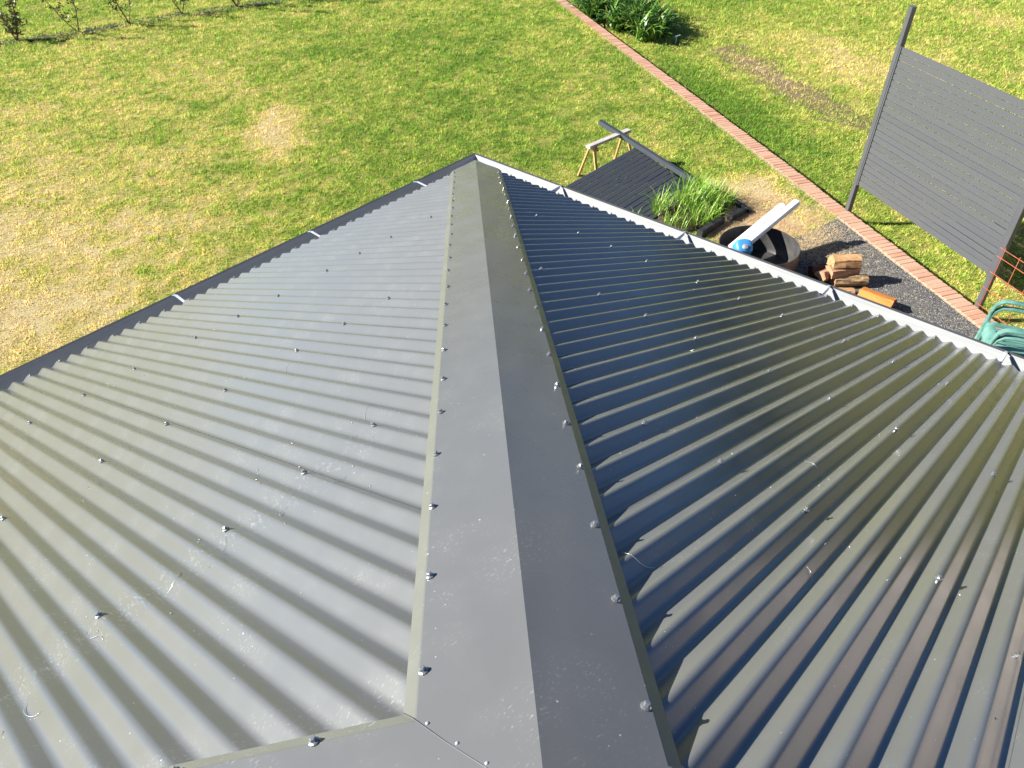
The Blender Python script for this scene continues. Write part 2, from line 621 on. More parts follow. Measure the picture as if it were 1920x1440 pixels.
def vmax(sl, u):
    L = slopes[sl]['L']
    return max(0.0, min(u, L - u, A))
sheets = {}
NSEG = 20
for sl, d in slopes.items():
    u0 = d['u0']; L = d['L']
    nk0 = int(math.floor((0.02 - u0) / (10 * PIT))) - 1
    for si in range(nk0, 40):
        ub = u0 + (si * 10 + 9.64) * PIT
        ua = ub - 10.85 * PIT
        if ub < 0.02 or ua > L - 0.02:
            continue
        m = MB()
        n = int(10.85 * NSEG)
        prev = None
        for k in range(n + 1):
            u = ua + (ub - ua) * k / n
            if u < 0.012 or u > L - 0.012:
                prev = None
                continue
            h = profile((u - u0) / PIT) + 0.0007 * (k / n)
            v1 = vmax(sl, u)
            v0 = -0.012
            a = m.pt(P(sl, u, v0, h)); b = m.pt(P(sl, u, max(v1, v0 + 0.002), h))
            if prev:
                m.face((prev[0], a, b, prev[1]))
            prev = (a, b)
        if len(m.f) < 3:
            continue
        o = m.build('roof_sheet', M_ROOF, house, smooth=True)
        if o.data.polygons[0].normal.z < 0:
            o.data.flip_normals()
        sheets[(sl, si)] = o
def sheet_at(sl, u):
    si = int(math.ceil((u - slopes[sl]['u0'] - 9.64 * PIT) / (10 * PIT)))
    for q in (si, si - 1, si + 1):
        if (sl, q) in sheets:
            return sheets[(sl, q)]

# hip and ridge flashings: two folded legs with a turned-down lip
CH = 0.0095          # height of the flashing over the crests
DF, DL = 0.240, 0.266
hipcaps = {}
def hip_leg(m, sl, sign, u_c, umid, n=90, mit=1.0):
    """one leg of a hip flashing on slope sl; the hip runs from u=u_c (eave corner) up to u=umid"""
    rows = []
    for k in range(n + 1):
        t = k / n
        row = []
        for d, h in ((0.0, CH), (0.02, CH), (0.05, CH), (0.085, CH), (0.12, CH), (0.155, CH), (0.19, CH), (0.22, CH), (DF - 0.004, CH), (DF, CH - 0.001), (DL, 0.0015)):
            # v runs from -0.02 (eave) up to the mitre where u == umid
            vtop = abs(umid - u_c) - d * mit
            v = -0.02 + (vtop + 0.02) * t
            u = u_c + sign * (v + d)
            wob = 0.012 * (float(fbm(u * 1.0 + 3, v * 0.6 + d * 2.2, 3.4, 2)) - 0.5) * math.sin(math.pi * min(1.0, d / DF)) * math.exp(-max(0.0, v) * 0.25)
            row.append(m.pt(PV(sl, u, v, h + wob)))
        rows.append(row)
    for a, b in zip(rows[:-1], rows[1:]):
        for j in range(10):
            m.face((a[j], a[j + 1], b[j + 1], b[j]), 1 if j == 9 else 0)
for name, legs in (('SW', (('S', 1, 0.0, A), ('W', 1, 0.0, A))), ('SE', (('S', -1, WID, A), ('E', 1, 0.0, A)))):
    m = MB()
    for sl, sg, uc, um in legs:
        hip_leg(m, sl, sg, uc, um, mit=1.0 if sl == 'S' else 0.7071)
    o = m.build('hip_cap', [M_CAP, M_LIP], house, smooth=True, auto=14)
    hipcaps[name] = o
m = MB()
for sl in ('W', 'E'):
    rows = []
    for k in range(31):
        rows.append([m.pt(PV(sl, (A + 0.293 * dd) + (LEN - 2 * A - 0.586 * dd) * k / 30, A - dd * 0.7071, h)) for dd, h in ((0, CH), (0.12, CH), (DF, CH), (DL, 0.0015))])
    for a, b in zip(rows[:-1], rows[1:]):
        for j in range(3):
            m.face((a[j], a[j + 1], b[j + 1], b[j]), 1 if j == 2 else 0)
ridge = m.build('ridge_cap', [M_CAP, M_LIP], house, smooth=True, auto=14)
for slS, sg, uc, slW in (('N', 1, 0.0, 'W'), ('N', -1, WID, 'E')):
    m = MB(); hip_leg(m, slS, sg, uc, A, 12); hip_leg(m, slW, -1, LEN, LEN - A, 12, 0.7071)
    m.build('hip_cap', [M_CAP, M_LIP], house, smooth=True, auto=14)
# mitre joint at the top of the hip: folded seam with rivets
m = MB()
pa = P('S', A, A - DL - 0.004, 0.004); pb = P('S', A, A - DF, CH + 0.0015); pc = P('S', A, A - 0.01, CH + 0.0015)
m.tube([pa, pb, P('S', A + 0.001, A - 0.17, CH + 0.001), P('S', A - 0.001, A - 0.09, CH + 0.0008), pc], 0.0009, 6)
seam = m.build('mitre_seam', M_CAP, hipcaps['SW'], smooth=True)
rv = MB()
n = 10
rings = []
for (r, z) in ((0.0042, 0), (0.0040, 0.0012), (0.0024, 0.0026), (0.0, 0.003)):
    rings.append([rv.pt((r * math.cos(2 * math.pi * k / n), r * math.sin(2 * math.pi * k / n), z)) for k in range(n)])
for a, b in zip(rings[:-1], rings[1:]):
    for k in range(n):
        rv.face((a[k], a[(k + 1) % n], b[(k + 1) % n], b[k]))
rvo = rv.build('rivet', M_RIVET, smooth=True); rivet_mesh = rvo.data; bpy.data.objects.remove(rvo)
def rot_to(nv, spin=0.0):
    return (nv.to_track_quat('Z', 'Y') @ Euler((0, 0, spin)).to_quaternion()).to_euler()
for dd in (0.215, 0.155, 0.10, 0.05):
    child_copy(rivet_mesh, 'rivet', hipcaps['SW'], P('S', A - 0.006, A - dd, CH + 0.0008), rot_to(slopes['S']['n']), 0.7)

# roofing screws
sc = MB()
def ring(mb, r, z, n, ph=0):
    return [mb.pt((r * math.cos(2 * math.pi * (k + ph) / n), r * math.sin(2 * math.pi * (k + ph) / n), z)) for k in range(n)]
def band(mb, a, b):
    n = len(a)
    for k in range(n):
        mb.face((a[k], a[(k + 1) % n], b[(k + 1) % n], b[k]))
r1 = ring(sc, 0.0078, 0.0, 12); r2 = ring(sc, 0.0078, 0.0018, 12); r3 = ring(sc, 0.0055, 0.0032, 12)
band(sc, r1, r2); band(sc, r2, r3); sc.face(r3)
h1 = ring(sc, 0.0047, 0.003, 6); h2 = ring(sc, 0.0047, 0.0078, 6); h3 = ring(sc, 0.0036, 0.0086, 6)
band(sc, h1, h2); band(sc, h2, h3); sc.face(h3)
so = sc.build('screw', M_SCREW); screw_mesh = so.data; bpy.data.objects.remove(so)
def screw(parent, pos, nv):
    tilt = Vector((random.gauss(0, .05), random.gauss(0, .05), 0))
    child_copy(screw_mesh, 'screw', parent, pos, rot_to((nv + tilt).normalized(), random.uniform(0, 1.0)), 1.08)
for sl, kmax in (('S', 27), ('W', 27)):
    u0 = slopes[sl]['u0']; nv = slopes[sl]['n']
    for i in range(kmax):                                   # along the eave, every second rib
        u = u0 + i * 2 * PIT
        screw(sheet_at(sl, u), P(sl, u + random.gauss(0, .0015), 0.033 + random.gauss(0, 0.003), 0.0012), nv)
    for v0 in (0.922, 1.805, 2.668):                        # the batten rows, three screws to a sheet
        for k in range(6, 58):
            if k % 10 in (7, 0, 3):
                u = u0 + k * PIT
                if u > v0 + 0.33 and u < (WID - v0 - 0.33 if sl == 'S' else LEN):
                    screw(sheet_at(sl, u), P(sl, u + random.gauss(0, .0015), v0 + random.gauss(0, .006), 0.0012), nv)
for sl, par in (('S', hipcaps['SW']), ('W', hipcaps['SW'])):
    base = 0.307 if sl == 'S' else 0.3672
    for i in range(23):
        u = base + i * 2 * PIT + random.gauss(0, .003)
        d = 0.222 + random.gauss(0, 0.004)
        v = u - d
        if v > (A - 0.262 if sl == 'S' else A - 0.19):
            continue
        screw(par, P(sl, u, v, CH + 0.0005), slopes[sl]['n'])
for q in (0.105, 0.2574, 0.41):
    screw(hipcaps['SE'], P('S', A + q, A - q - 0.235, CH + 0.0005), slopes['S']['n'])

# gutters, mitred at the corner
GP = [(-0.03, -0.035), (-0.03, -0.135), (0.055, -0.135), (0.085, -0.128), (0.105, -0.105), (0.128, -0.098), (0.142, -0.062), (0.150, -0.036), (0.166, -0.032), (0.1665, -0.044), (0.160, -0.046)]
def gutter(axis):
    m = MB()
    def at(d, z, end):
        L = WID if axis in 'SN' else LEN
        u = (-d if end == 0 else L + d)
        x, y = slopes[axis]['map'](u, -d)
        return (x, y, z)
    inner = GP
    outer = []
    for i, (d, z) in enumerate(GP):
        a = Vector(GP[max(i - 1, 0)]); b = Vector(GP[min(i + 1, len(GP) - 1)])
        t = (b - a).normalized(); nn = Vector((t.y, -t.x))
        outer.append((d - (-nn.x) * 0.0025 * -1 * -1, z + nn.y * 0.0025))
    for prof, mi, flip in ((inner, 0, False), (outer, 1, True)):
        ia = [m.pt(at(d, z, 0)) for d, z in prof]; ib = [m.pt(at(d, z, 1)) for d, z in prof]
        for k in range(len(prof) - 1):
            mm = mi if not (mi == 0 and k >= 7) else 1
            q = (ia[k], ia[k + 1], ib[k + 1], ib[k])
            m.face(q if not flip else tuple(reversed(q)), mm)
    return m.build('gutter', [M_GUTIN, M_GUTOUT], house)
gut = {a: gutter(a) for a in 'SWEN'}
def strap(sl, u, film):
    m = MB()
    w2 = 0.008
    pr = [(0.158, -0.031), (0.150, -0.028), (0.12, -0.018), (0.05, -0.022), (0.0, -0.024), (-0.028, -0.020)]
    ids = []
    for d, z in pr:
        row = []
        for du, dz in ((-w2, 0), (w2, 0), (w2, -0.002), (-w2, -0.002)):
            x, y = slopes[sl]['map'](u + du, -d)
            row.append(m.pt((x, y, z + dz)))
        ids.append(row)
    for k, (a, b) in enumerate(zip(ids[:-1], ids[1:])):
        for j in range(4):
            m.face((a[j], a[(j + 1) % 4], b[(j + 1) % 4], b[j]), 1 if (film and k == 1) else 0)
    m.face(ids[0]); m.face(list(reversed(ids[-1])))
    if film:
        m.build('gutter_strap', [M_STRAP, M_FILM], gut[sl])
        return
    # the folded web that stiffens it, standing down to the gutter floor
    wv = []
    for d, z0, z1 in ((0.130, -0.022, -0.040), (0.05, -0.024, -0.062), (-0.02, -0.022, -0.070)):
        for du in (w2, w2 + 0.0018):
            x, y = slopes[sl]['map'](u + du, -d)
            wv.append((m.pt((x, y, z0)), m.pt((x, y, z1))))
    for i in (0, 1):
        a, b, c = wv[i], wv[i + 2], wv[i + 4]
        m.face((a[0], b[0], b[1], a[1])); m.face((b[0], c[0], c[1], b[1]))
    m.build('gutter_strap', [M_STRAP, M_FILM], gut[sl])
for u in (0.715, 1.77, 2.77, 3.755, 4.8):
    strap('W', u, False)
for u in (0.50, 1.47, 2.47, 3.55):
    strap('S', u, True)
# fascia, soffit and walls below
m = MB()
for a, b, c, d_ in ((0.04, 0.04, WID - 0.04, 0.06), (0.04, LEN - 0.06, WID - 0.04, LEN - 0.04), (0.04, 0.062, 0.06, LEN - 0.062), (WID - 0.06, 0.062, WID - 0.04, LEN - 0.062)):
    m.box(((a + c) / 2, (b + d_) / 2, -0.12), c - a, d_ - b, 0.18)
m.build('fascia', M_GUTOUT, house)
m = MB()
m.box((A, 0.56, (GZ - 0.2) / 2), WID - 1.0, 0.12, -GZ - 0.2)
m.box((A, LEN - 0.56, (GZ - 0.2) / 2), WID - 1.0, 0.12, -GZ - 0.2)
m.box((0.56, LEN / 2, (GZ - 0.2) / 2), 0.12, LEN - 1.24, -GZ - 0.2)
m.box((WID - 0.56, LEN / 2, (GZ - 0.2) / 2), 0.12, LEN - 1.24, -GZ - 0.2)
m.build('wall', M_WALL, house)
m = MB()
m.box((A, LEN / 2, -0.205), WID - 0.13, LEN - 0.13, 0.008)
m.build('soffit', M_GUTIN, house)

#@@OBJECTS
# ---------------------------------------------------------------- slatted privacy fence beyond the border
FA = math.radians(58.8)
FD = Vector((math.cos(FA), math.sin(FA), 0))
FN = Vector((FD.y, -FD.x, 0))            # towards the house
FO = Vector((-6.26, 0.99, RZ))
UP = Vector((0, 0, 1))
fence = thing('slat_fence', FO, 'tall charcoal metal slat screen on two posts beside the brick border', 'fence')
SPAN = 2.43
PH = 0.03 - RZ                           # top of the posts above the lower lawn
LU = (UP + FD * 0.024).normalized()      # the first post leans a little along the fence
LF = (FD - LU * FD.dot(LU)).normalized()
m = MB(); m.box(FO + LU * (PH / 2 - 0.1), PH + 0.2, 0.065, 0.065, (LU, LF, FN), bev=0.004)
m.build('post', M_FENCEPOST, fence)
m = MB(); m.box(FO + FD * SPAN + UP * (PH / 2 - 0.1), PH + 0.2, 0.065, 0.065, (UP, FD, FN), bev=0.004)
m.build('post', M_FENCEPOST, fence)
m = MB(); m.box(FO + LU * (PH + 0.003), 0.004, 0.067, 0.067, (LU, LF, FN)); m.build('post_cap', M_DARKTUBE, fence)
zlo, zhi = -2.185 - RZ, -0.397 - RZ
for e in (0, 1):                        # U channels that hold the slat ends
    a3 = (LU, LF, FN) if e == 0 else (UP, FD, FN)
    c = FO + a3[0] * (zlo + zhi) / 2 + FD * (0.0435 if e == 0 else SPAN - 0.0435) + FN * 0.006
    m = MB(); m.box(c, zhi - zlo, 0.022, 0.044, a3, bev=0.002); m.build('side_channel', M_FENCEPOST, fence)
sm = MB(); sm.box((0, 0, 0), SPAN - 0.115, 0.0685, 0.017, (Vector((1, 0, 0)), Vector((0, 0, 1)), Vector((0, 1, 0))), bev=0.002)
t_ = sm.build('slat', M_FENCE); slat_mesh = t_.data; bpy.data.objects.remove(t_)
nsl = 23
for k in range(nsl):
    z = zlo + (k + 0.5) * (zhi - zlo) / nsl
    p = FO + FD * (SPAN / 2 + 0.012 * z) + UP * (z + random.gauss(0, 0.0012)) + FN * 0.008
    child_copy(slat_mesh, 'slat', fence, p, Euler((random.gauss(0, 0.014), random.gauss(0, 0.0006), FA)), (1.0 - 0.012 * z / SPAN, 1, 1))

# reinforcing mesh panel tied to the second post
mesh_b = FO + FD * (SPAN + 0.03) + FN * 0.045
rm = thing('wire_mesh_panel', mesh_b, 'rusty red steel reinforcing mesh standing beside the slat screen post', 'mesh panel')
for k in range(9):
    m = MB(); b = FO + FD * (SPAN + 0.05 + 0.2 * k) + FN * 0.045
    m.tube([b + UP * 0.0, b + UP * 0.5, b + UP * 1.005], 0.0042, 6); m.build('vertical_wire', M_MESH, rm, smooth=True)
for z in (0.07, 0.27, 0.48, 0.68, 0.88, 0.98):
    m = MB(); b = FO + FN * 0.053 + UP * z
    m.tube([b + FD * (SPAN - 0.01), b + FD * (SPAN + 0.9), b + FD * (SPAN + 1.7)], 0.0042, 6); m.build('horizontal_wire', M_MESH, rm, smooth=True)

# ---------------------------------------------------------------- trestle, loose post and the spare slat panel leaning on it
M_OLDWOOD = None
g = NG('weathered grey timber', 0.9, 0.15)
c_ = g.mix(g.mr(g.noise(g.pos((6, 60, 60)), 1.0, 4, 0.6), 0.3, 0.75, 0, 1), (0.26, 0.23, 0.20), (0.62, 0.60, 0.56))
g.col(c_); M_OLDWOOD = g.m
g = NG('orange pine leg', 0.75, 0.2)
g.col(g.mix(g.mr(g.noise(g.pos((60, 60, 5)), 1.0, 3, 0.6), 0.3, 0.7, 0, 1), (0.46, 0.25, 0.10), (0.62, 0.40, 0.19))); M_PINE = g.m
ZT = -2.075
ta = Vector((-4.67, -2.315, ZT)); tb = Vector((-5.55, -2.215, ZT))
saw = thing('saw_trestle', (tb + ta) / 2 * 1.0 - UP * (ZT - GZ), 'weathered wooden saw trestle with thin splayed legs standing on the grass', 'trestle')
tx = (tb - ta).normalized(); ty = UP.cross(tx)
m = MB(); m.box((ta + tb) / 2 + UP * 0.0, (tb - ta).length, 0.088, 0.040, (tx, ty, UP), bev=0.004); m.build('top_beam', M_OLDWOOD, saw)
for e, sgn in ((0.09, -1), (0.09, 1), (0.80, -1), (0.80, 1)):
    top = ta + tx * e + ty * sgn * 0.035 - UP * 0.015
    foot = ta + tx * (e + (-0.05 if e < 0.4 else 0.05)) + ty * sgn * 0.20
    foot.z = GZ
    d = (foot - top).normalized(); q = tx - d * tx.dot(d); q.normalize()
    m = MB(); m.box((top + foot) / 2, (foot - top).length, 0.044, 0.022, (d, q, d.cross(q))); m.build('leg', M_PINE, saw)
for e in (0.13, 0.76):
    m = MB(); m.box(ta + tx * e - UP * 0.045, 0.018, 0.17, 0.07, (tx, ty, UP)); m.build('gusset', M_PINE, saw)

pA = Vector((-5.285, -2.565, -1.955)); pB = Vector((-5.50, -0.985, -2.50))
px_ = (pB - pA).normalized(); pz_ = (UP - px_ * UP.dot(px_)).normalized(); py_ = pz_.cross(px_)
post = thing('loose_steel_post', pB, 'square slate-grey steel post lying across the trestle and the spare slat panel', 'post')
m = MB()
sec = []
hw = 0.0325
for (a, b) in ((-1, -1), (1, -1), (1, 1), (-1, 1)):
    sec.append(py_ * a * hw + pz_ * b * hw)
inn = [q * 0.90 for q in sec]
def ringpts(c, q): return [m.pt(c + k) for k in q]
o1, o2, i1, i2 = ringpts(pA, sec), ringpts(pB, sec), ringpts(pA, inn), ringpts(pB, inn)
for k in range(4):
    j = (k + 1) % 4
    m.face((o1[k], o1[j], o2[j], o2[k])); m.face((i1[j], i1[k], i2[k], i2[j])); m.face((o1[j], o1[k], i1[k], i1[j])); m.face((o2[k], o2[j], i2[j], i2[k]))
m.build('tube', M_DARKTUBE, post)
m = MB()
m.box((pA + pB) / 2 + px_ * 0.30 - py_ * 0.006 + pz_ * (hw + 0.001), (pB - pA).length * 0.62, 0.012, 0.002, (px_, py_, pz_))
m.build('channel_lip', M_FENCEPOST, post)

# panel: slats run along x, it slopes down towards the house
PT = Vector((-5.39, -1.965, -2.215)); 
sd = Vector((0.0, 1.0, -0.335)).normalized(); sxp = Vector((1, 0.004, 0)); snp = sxp.cross(sd).normalized()
if snp.z < 0: snp = -snp
panel = thing('spare_slat_panel', (PT.x + 0.9, PT.y + 1.0, GZ), 'slate-dark slatted panel lying tilted from trestle to garden bed', 'slat panel')
sm = MB(); sm.box((0, 0, 0), 1.80, 0.066, 0.017, (sxp, sd, snp), bev=0.002)
t_ = sm.build('slat', M_DECK); sm_mesh = t_.data; bpy.data.objects.remove(t_)
for k in range(15):
    child_copy(sm_mesh, 'slat', panel, PT + sxp * 0.9 + sd * (0.035 + 0.0755 * k) + snp * random.gauss(0, 0.0004))
for e in (0.02, 1.78):
    m = MB(); m.box(PT + sxp * e + sd * 0.565 - snp * 0.020, 1.14, 0.022, 0.022, (sd, sxp, snp)); m.build('side_channel', M_DECK, panel)
m = MB()
for q in ((0.83, 0.30), (0.98, 0.24)):
    m.box(PT + sxp * q[0] * 0.9 + sd * (q[1] + 0.07) + snp * 0.011, 0.035, 0.012, 0.006, (sxp, sd, snp))
m.build('clip', M_SCREW, panel)

# ---------------------------------------------------------------- garden bed sleepers
M_SLEEPER = simple('black stained sleeper', (0.022, 0.023, 0.025), 0.6, 0.4, 0, 0.4, 14, 0.006, 30)
def sleeper(a, b, wd, ht, label):
    a = Vector(a); b = Vector(b)
    d = (b - a).normalized(); n = UP.cross(d).normalized()
    m = MB()
    N = 10
    cs = [a.lerp(b, k / N) for k in range(N + 1)]
    secs = []
    for k in range(N + 1):
        j = lambda: random.uniform(-0.005, 0.005)
        secs.append([n * (-wd / 2 + j()) + UP * (-ht / 2), n * (wd / 2 + j()) + UP * (-ht / 2), n * (wd / 2 + j()) + UP * (ht / 2 - 0.008 + j()),
                     n * (wd / 2 - 0.01 + j()) + UP * (ht / 2 + j()), n * (-wd / 2 + 0.01 + j()) + UP * (ht / 2 + j()), n * (-wd / 2 + j()) + UP * (ht / 2 - 0.008 + j())])
    m.prism(cs, secs)
    o = m.build('bed_sleeper', M_SLEEPER, base=(a + b) / 2 - UP * ht / 2)
    tag(o, label, 'sleeper')
sleeper((-4.30, -0.18, GZ + 0.05), (-4.83, -0.15, GZ + 0.05), 0.085, 0.12, 'short black timber sleeper at the front of the long grass')
sleeper((-4.93, -0.10, GZ + 0.05), (-5.27, -0.06, GZ + 0.04), 0.08, 0.11, 'black sleeper offcut half buried in straw behind the fire pit')
sleeper((-5.62, -0.80, GZ + 0.035), (-5.30, 0.02, GZ + 0.03), 0.05, 0.09, 'thin black edging board beside the long grass and dry straw')

# ---------------------------------------------------------------- fire pit drum
M_DRUM = simple('black fire pit steel', (0.048, 0.047, 0.047), 0.45, 0.5, 0.0, 0.35, 9)
M_DRUMOUT = simple('heat-browned steel', (0.085, 0.055, 0.040), 0.5, 0.5, 0.2, 0.45, 7)
DC = Vector((-4.03, 0.75, GZ)); DR = 0.475; DH = 0.37
pit = thing('fire_pit', DC, 'wide round black steel fire pit drum standing on the gravel', 'fire pit')
m = MB()
n = 72
prof = [(DR - 0.03, 0.015, 1), (DR, 0.04, 1), (DR, DH - 0.004, 1), (DR - 0.002, DH, 0), (DR - 0.007, DH, 0), (DR - 0.008, DH - 0.004, 0), (DR - 0.008, 0.09, 0), (DR - 0.03, 0.055, 0), (DR * 0.6, 0.045, 0), (0.02, 0.045, 0)]
rings = []
for r, z, mi in prof:
    rings.append([m.pt(DC + Vector((r * math.cos(2 * math.pi * k / n), r * math.sin(2 * math.pi * k / n), z))) for k in range(n)])
for q, (a, b) in enumerate(zip(rings[:-1], rings[1:])):
    for k in range(n):
        m.face((a[k], a[(k + 1) % n], b[(k + 1) % n], b[k]), prof[q][2])
m.face(list(reversed(rings[0])), 1); m.face(rings[-1], 0)
m.build('drum', [M_DRUM, M_DRUMOUT], pit, smooth=True, auto=35)
for ang in (232,):
    a = math.radians(ang); dr = Vector((math.cos(a), math.sin(a), 0)); tn = Vector((-dr.y, dr.x, 0))
    m = MB()
    q0 = DC + dr * (DR - 0.009) + UP * 0.06; q1 = DC + dr * (DR - 0.009) + UP * (DH - 0.03); q2 = DC + dr * (DR - 0.10) + UP * 0.06
    ids = [[m.pt(q + tn * s * 0.004) for q in (q0, q1, q2)] for s in (-1, 1)]
    m.face(ids[0]); m.face(list(reversed(ids[1])))
    for k in range(3):
        m.face((ids[0][k], ids[0][(k + 1) % 3], ids[1][(k + 1) % 3], ids[1][k]))
    m.build('rib', M_DRUM, pit)
m = MB(); m.box(DC + Vector((0.12, -0.31, 0.235)), 0.50, 0.03, 0.012, (Vector((-0.45, 0.89, 0)).normalized() * -1, Vector((0.89, 0.45, 0)).normalized(), UP)); m.build('grate_bar', M_DRUM, pit)

# white downpipes propped in the drum
M_PVC = simple('white downpipe paint', (0.74, 0.76, 0.78), 0.35, 0.5, 0, 0.04, 5)
def downpipe(tip, low, wd, th, label):
    tip = Vector(tip); low = Vector(low)
    d = (tip - low).normalized(); sN = UP.cross(d).normalized(); q = d.cross(sN)
    m = MB()
    def sec(k):
        out = []
        for i in range(20):
            a = 2 * math.pi * i / 20
            cx, sy = math.cos(a), math.sin(a)
            out.append(sN * wd / 2 * k * (abs(cx) ** 0.62) * (1 if cx > 0 else -1) + q * th / 2 * k * (abs(sy) ** 0.62) * (1 if sy > 0 else -1))
        return out
    m.prism([low, tip], [sec(1), sec(1)], cap=False)
    m.prism([tip, low], [sec(0.96), sec(0.96)], cap=False)
    n0 = len(m.v)
    for base in (tip, low):
        a = [m.pt(base + k) for k in sec(1)]; b = [m.pt(base + k) for k in sec(0.96)]
        for i in range(20):
            m.face((a[i], a[(i + 1) % 20], b[(i + 1) % 20], b[i]))
    o = m.build('downpipe', M_PVC, base=low, smooth=True, auto=30)
    tag(o, label, 'downpipe')
dirp = Vector((-1.0, 0.18, 0.285)).normalized()
tip1 = Vector((-4.93, 0.745, -2.03)); tip2 = tip1 - dirp * 0.15 - Vector((0.177, 0.984, 0.0)) * 0.095
downpipe(tip1, tip1 - dirp * 1.36, 0.092, 0.080, 'white downpipe sticking out of the fire pit, the longer one')
downpipe(tip2, tip2 - dirp * 1.24, 0.092, 0.080, 'white downpipe sticking out of the fire pit, the shorter one')

# blue rounded lid with silver knob
M_BLUE = simple('blue plastic', (0.055, 0.24, 0.52), 0.35, 0.5, 0, 0.08, 10)
M_PALE = simple('pale blue rim', (0.50, 0.62, 0.72), 0.4)
bc = Vector((-3.74, 0.665, -2.20))
blue = thing('blue_plastic_jug', bc - UP * 0.13, 'blue rounded plastic jug with a silver cap beside white downpipes', 'jug')
def superell(m, c, rx, ry, rz, e1=0.6, e2=0.6, nu=24, nv=12, ax=None, zlo=-1.0):
    ax = ax or (Vector((1, 0, 0)), Vector((0, 1, 0)), UP)
    pw = lambda t, e: (abs(t) ** e) * (1 if t >= 0 else -1)
    rows = []
    for j in range(nv + 1):
        ph = -math.pi / 2 + math.pi * j / nv
        rows.append([m.pt(c + ax[0] * rx * pw(math.cos(ph), e1) * pw(math.cos(2 * math.pi * i / nu), e2) + ax[1] * ry * pw(math.cos(ph), e1) * pw(math.sin(2 * math.pi * i / nu), e2) + ax[2] * rz * pw(math.sin(ph), e1)) for i in range(nu)])
    for a, b in zip(rows[:-1], rows[1:]):
        for i in range(nu):
            m.face((a[i], a[(i + 1) % nu], b[(i + 1) % nu], b[i]))
bx = Vector((-0.70, 0.72, 0)).normalized(); by = Vector((-0.60, -0.58, 0.55)).normalized(); by = (by - bx * by.dot(bx)).normalized(); bz = bx.cross(by)
if bz.z < 0: bz = -bz
m = MB(); superell(m, bc, 0.105, 0.095, 0.13, 0.4, 0.6, ax=(bx, by, bz)); m.build('body', M_BLUE, blue, smooth=True)
m = MB(); superell(m, bc - bz * 0.01, 0.106, 0.101, 0.012, 0.4, 0.7, ax=(bx, by, bz)); m.build('rim', M_PALE, blue, smooth=True)
m = MB(); superell(m, bc + bz * 0.128 - by * 0.03, 0.034, 0.034, 0.022, 0.5, 1.0, 14, 8, ax=(bx, by, bz)); m.build('cap', M_RIVET, blue, smooth=True)

# ---------------------------------------------------------------- split firewood
def wood_mat(name, a, b, dark, sc=(5, 60, 60)):
    g = NG(name, 0.85, 0.15)
    v = g.obj(sc)
    n1 = g.noise(v, 1.0, 5, 0.65, 0.8)
    c = g.mix(g.mr(n1, 0.3, 0.7, 0, 1), a, b)
    n2 = g.noise(g.obj((4, 30, 30)), 1.3, 3, 0.6, 1.2)
    c = g.mix(g.mr(n2, 0.56, 0.64, 0, 0.85), c, dark)
    g.col(c); g.bump(n1, 0.7, 0.012)
    return g.m
M_SPLIT = wood_mat('orange split timber', (0.38, 0.20, 0.09), (0.58, 0.36, 0.18), (0.10, 0.045, 0.02))
M_SPLIT2 = wood_mat('greyed split timber', (0.34, 0.17, 0.09), (0.46, 0.30, 0.19), (0.20, 0.13, 0.09))
M_RED = wood_mat('red gum face', (0.50, 0.155, 0.035), (0.66, 0.26, 0.075), (0.26, 0.08, 0.03))
M_BARK = wood_mat('flaking tan bark', (0.20, 0.12, 0.06), (0.50, 0.36, 0.20), (0.08, 0.05, 0.03), (14, 22, 22))
M_DARKBARK = wood_mat('dark brown bark', (0.07, 0.045, 0.035), (0.16, 0.10, 0.075), (0.03, 0.02, 0.018))
def log(centre, az, length, section, mat, label, tilt=0.0, roll=0.0, jit=0.0035, mats=None):
    """section: list of (y, z) polygon; extruded along local x with uneven faces"""
    c = Vector(centre)
    R = Euler((roll, tilt, az)).to_matrix()
    m = MB()
    N = 7
    dens = []
    for a, b in zip(section, section[1:] + section[:1]):
        for k in range(3):
            dens.append((a[0] + (b[0] - a[0]) * k / 3, a[1] + (b[1] - a[1]) * k / 3))
    cs = [Vector((-length / 2 + length * k / N, 0, 0)) for k in range(N + 1)]
    ph = [random.uniform(0, 6) for _ in dens]
    secs = []
    for k in range(N + 1):
        sc = 1.0 - 0.05 * (k / N)
        secs.append([Vector((random.uniform(-.006, .006) if k in (0, N) else 0, y * sc + jit * math.sin(ph[i] + k * 0.8) + random.uniform(-.003, .003), z * sc + jit * math.cos(ph[i] * 1.3 + k * 0.9) + random.uniform(-.003, .003))) for i, (y, z) in enumerate(dens)])
    m.prism(cs, secs)
    for i in range(len(m.mi) - 2, len(m.mi)):
        m.mi[i] = 1
    o = m.build('firewood_log', [mat, mats or mat])
    o.location = c
    o.rotation_euler = Euler((roll, tilt, az))
    tag(o, label, 'firewood', 'split firewood heaped on the gravel')
    return o
rnd = lambda r, n=9, ph=0.3: [(r * math.cos(2 * math.pi * k / n + ph) * random.uniform(.92, 1.06), r * math.sin(2 * math.pi * k / n + ph) * random.uniform(.92, 1.06)) for k in range(n)]
wedge = lambda a, b: [(-a, -b * 0.40), (a, -b * 0.48), (a * 0.88, b * 0.02), (-a * 0.15, b * 0.62), (-a * 0.95, b * 0.22)]
LA = math.radians(136)
log((-4.46, 1.76, GZ + 0.075), LA - 0.03, 0.40, rnd(0.075), M_BARK, 'round firewood log with flaking tan bark under the orange wedges', mats=M_SPLIT2)
log((-4.52, 1.45, GZ + 0.075), LA + 0.10, 0.42, rnd(0.07), M_DARKBARK, 'dark brown log lying in the shade of the fire pit', mats=M_DARKBARK)
log((-4.18, 1.74, GZ + 0.05), LA - 0.1, 0.36, wedge(0.075, 0.10), M_SPLIT, 'flat reddish split log at the foot of the firewood heap')
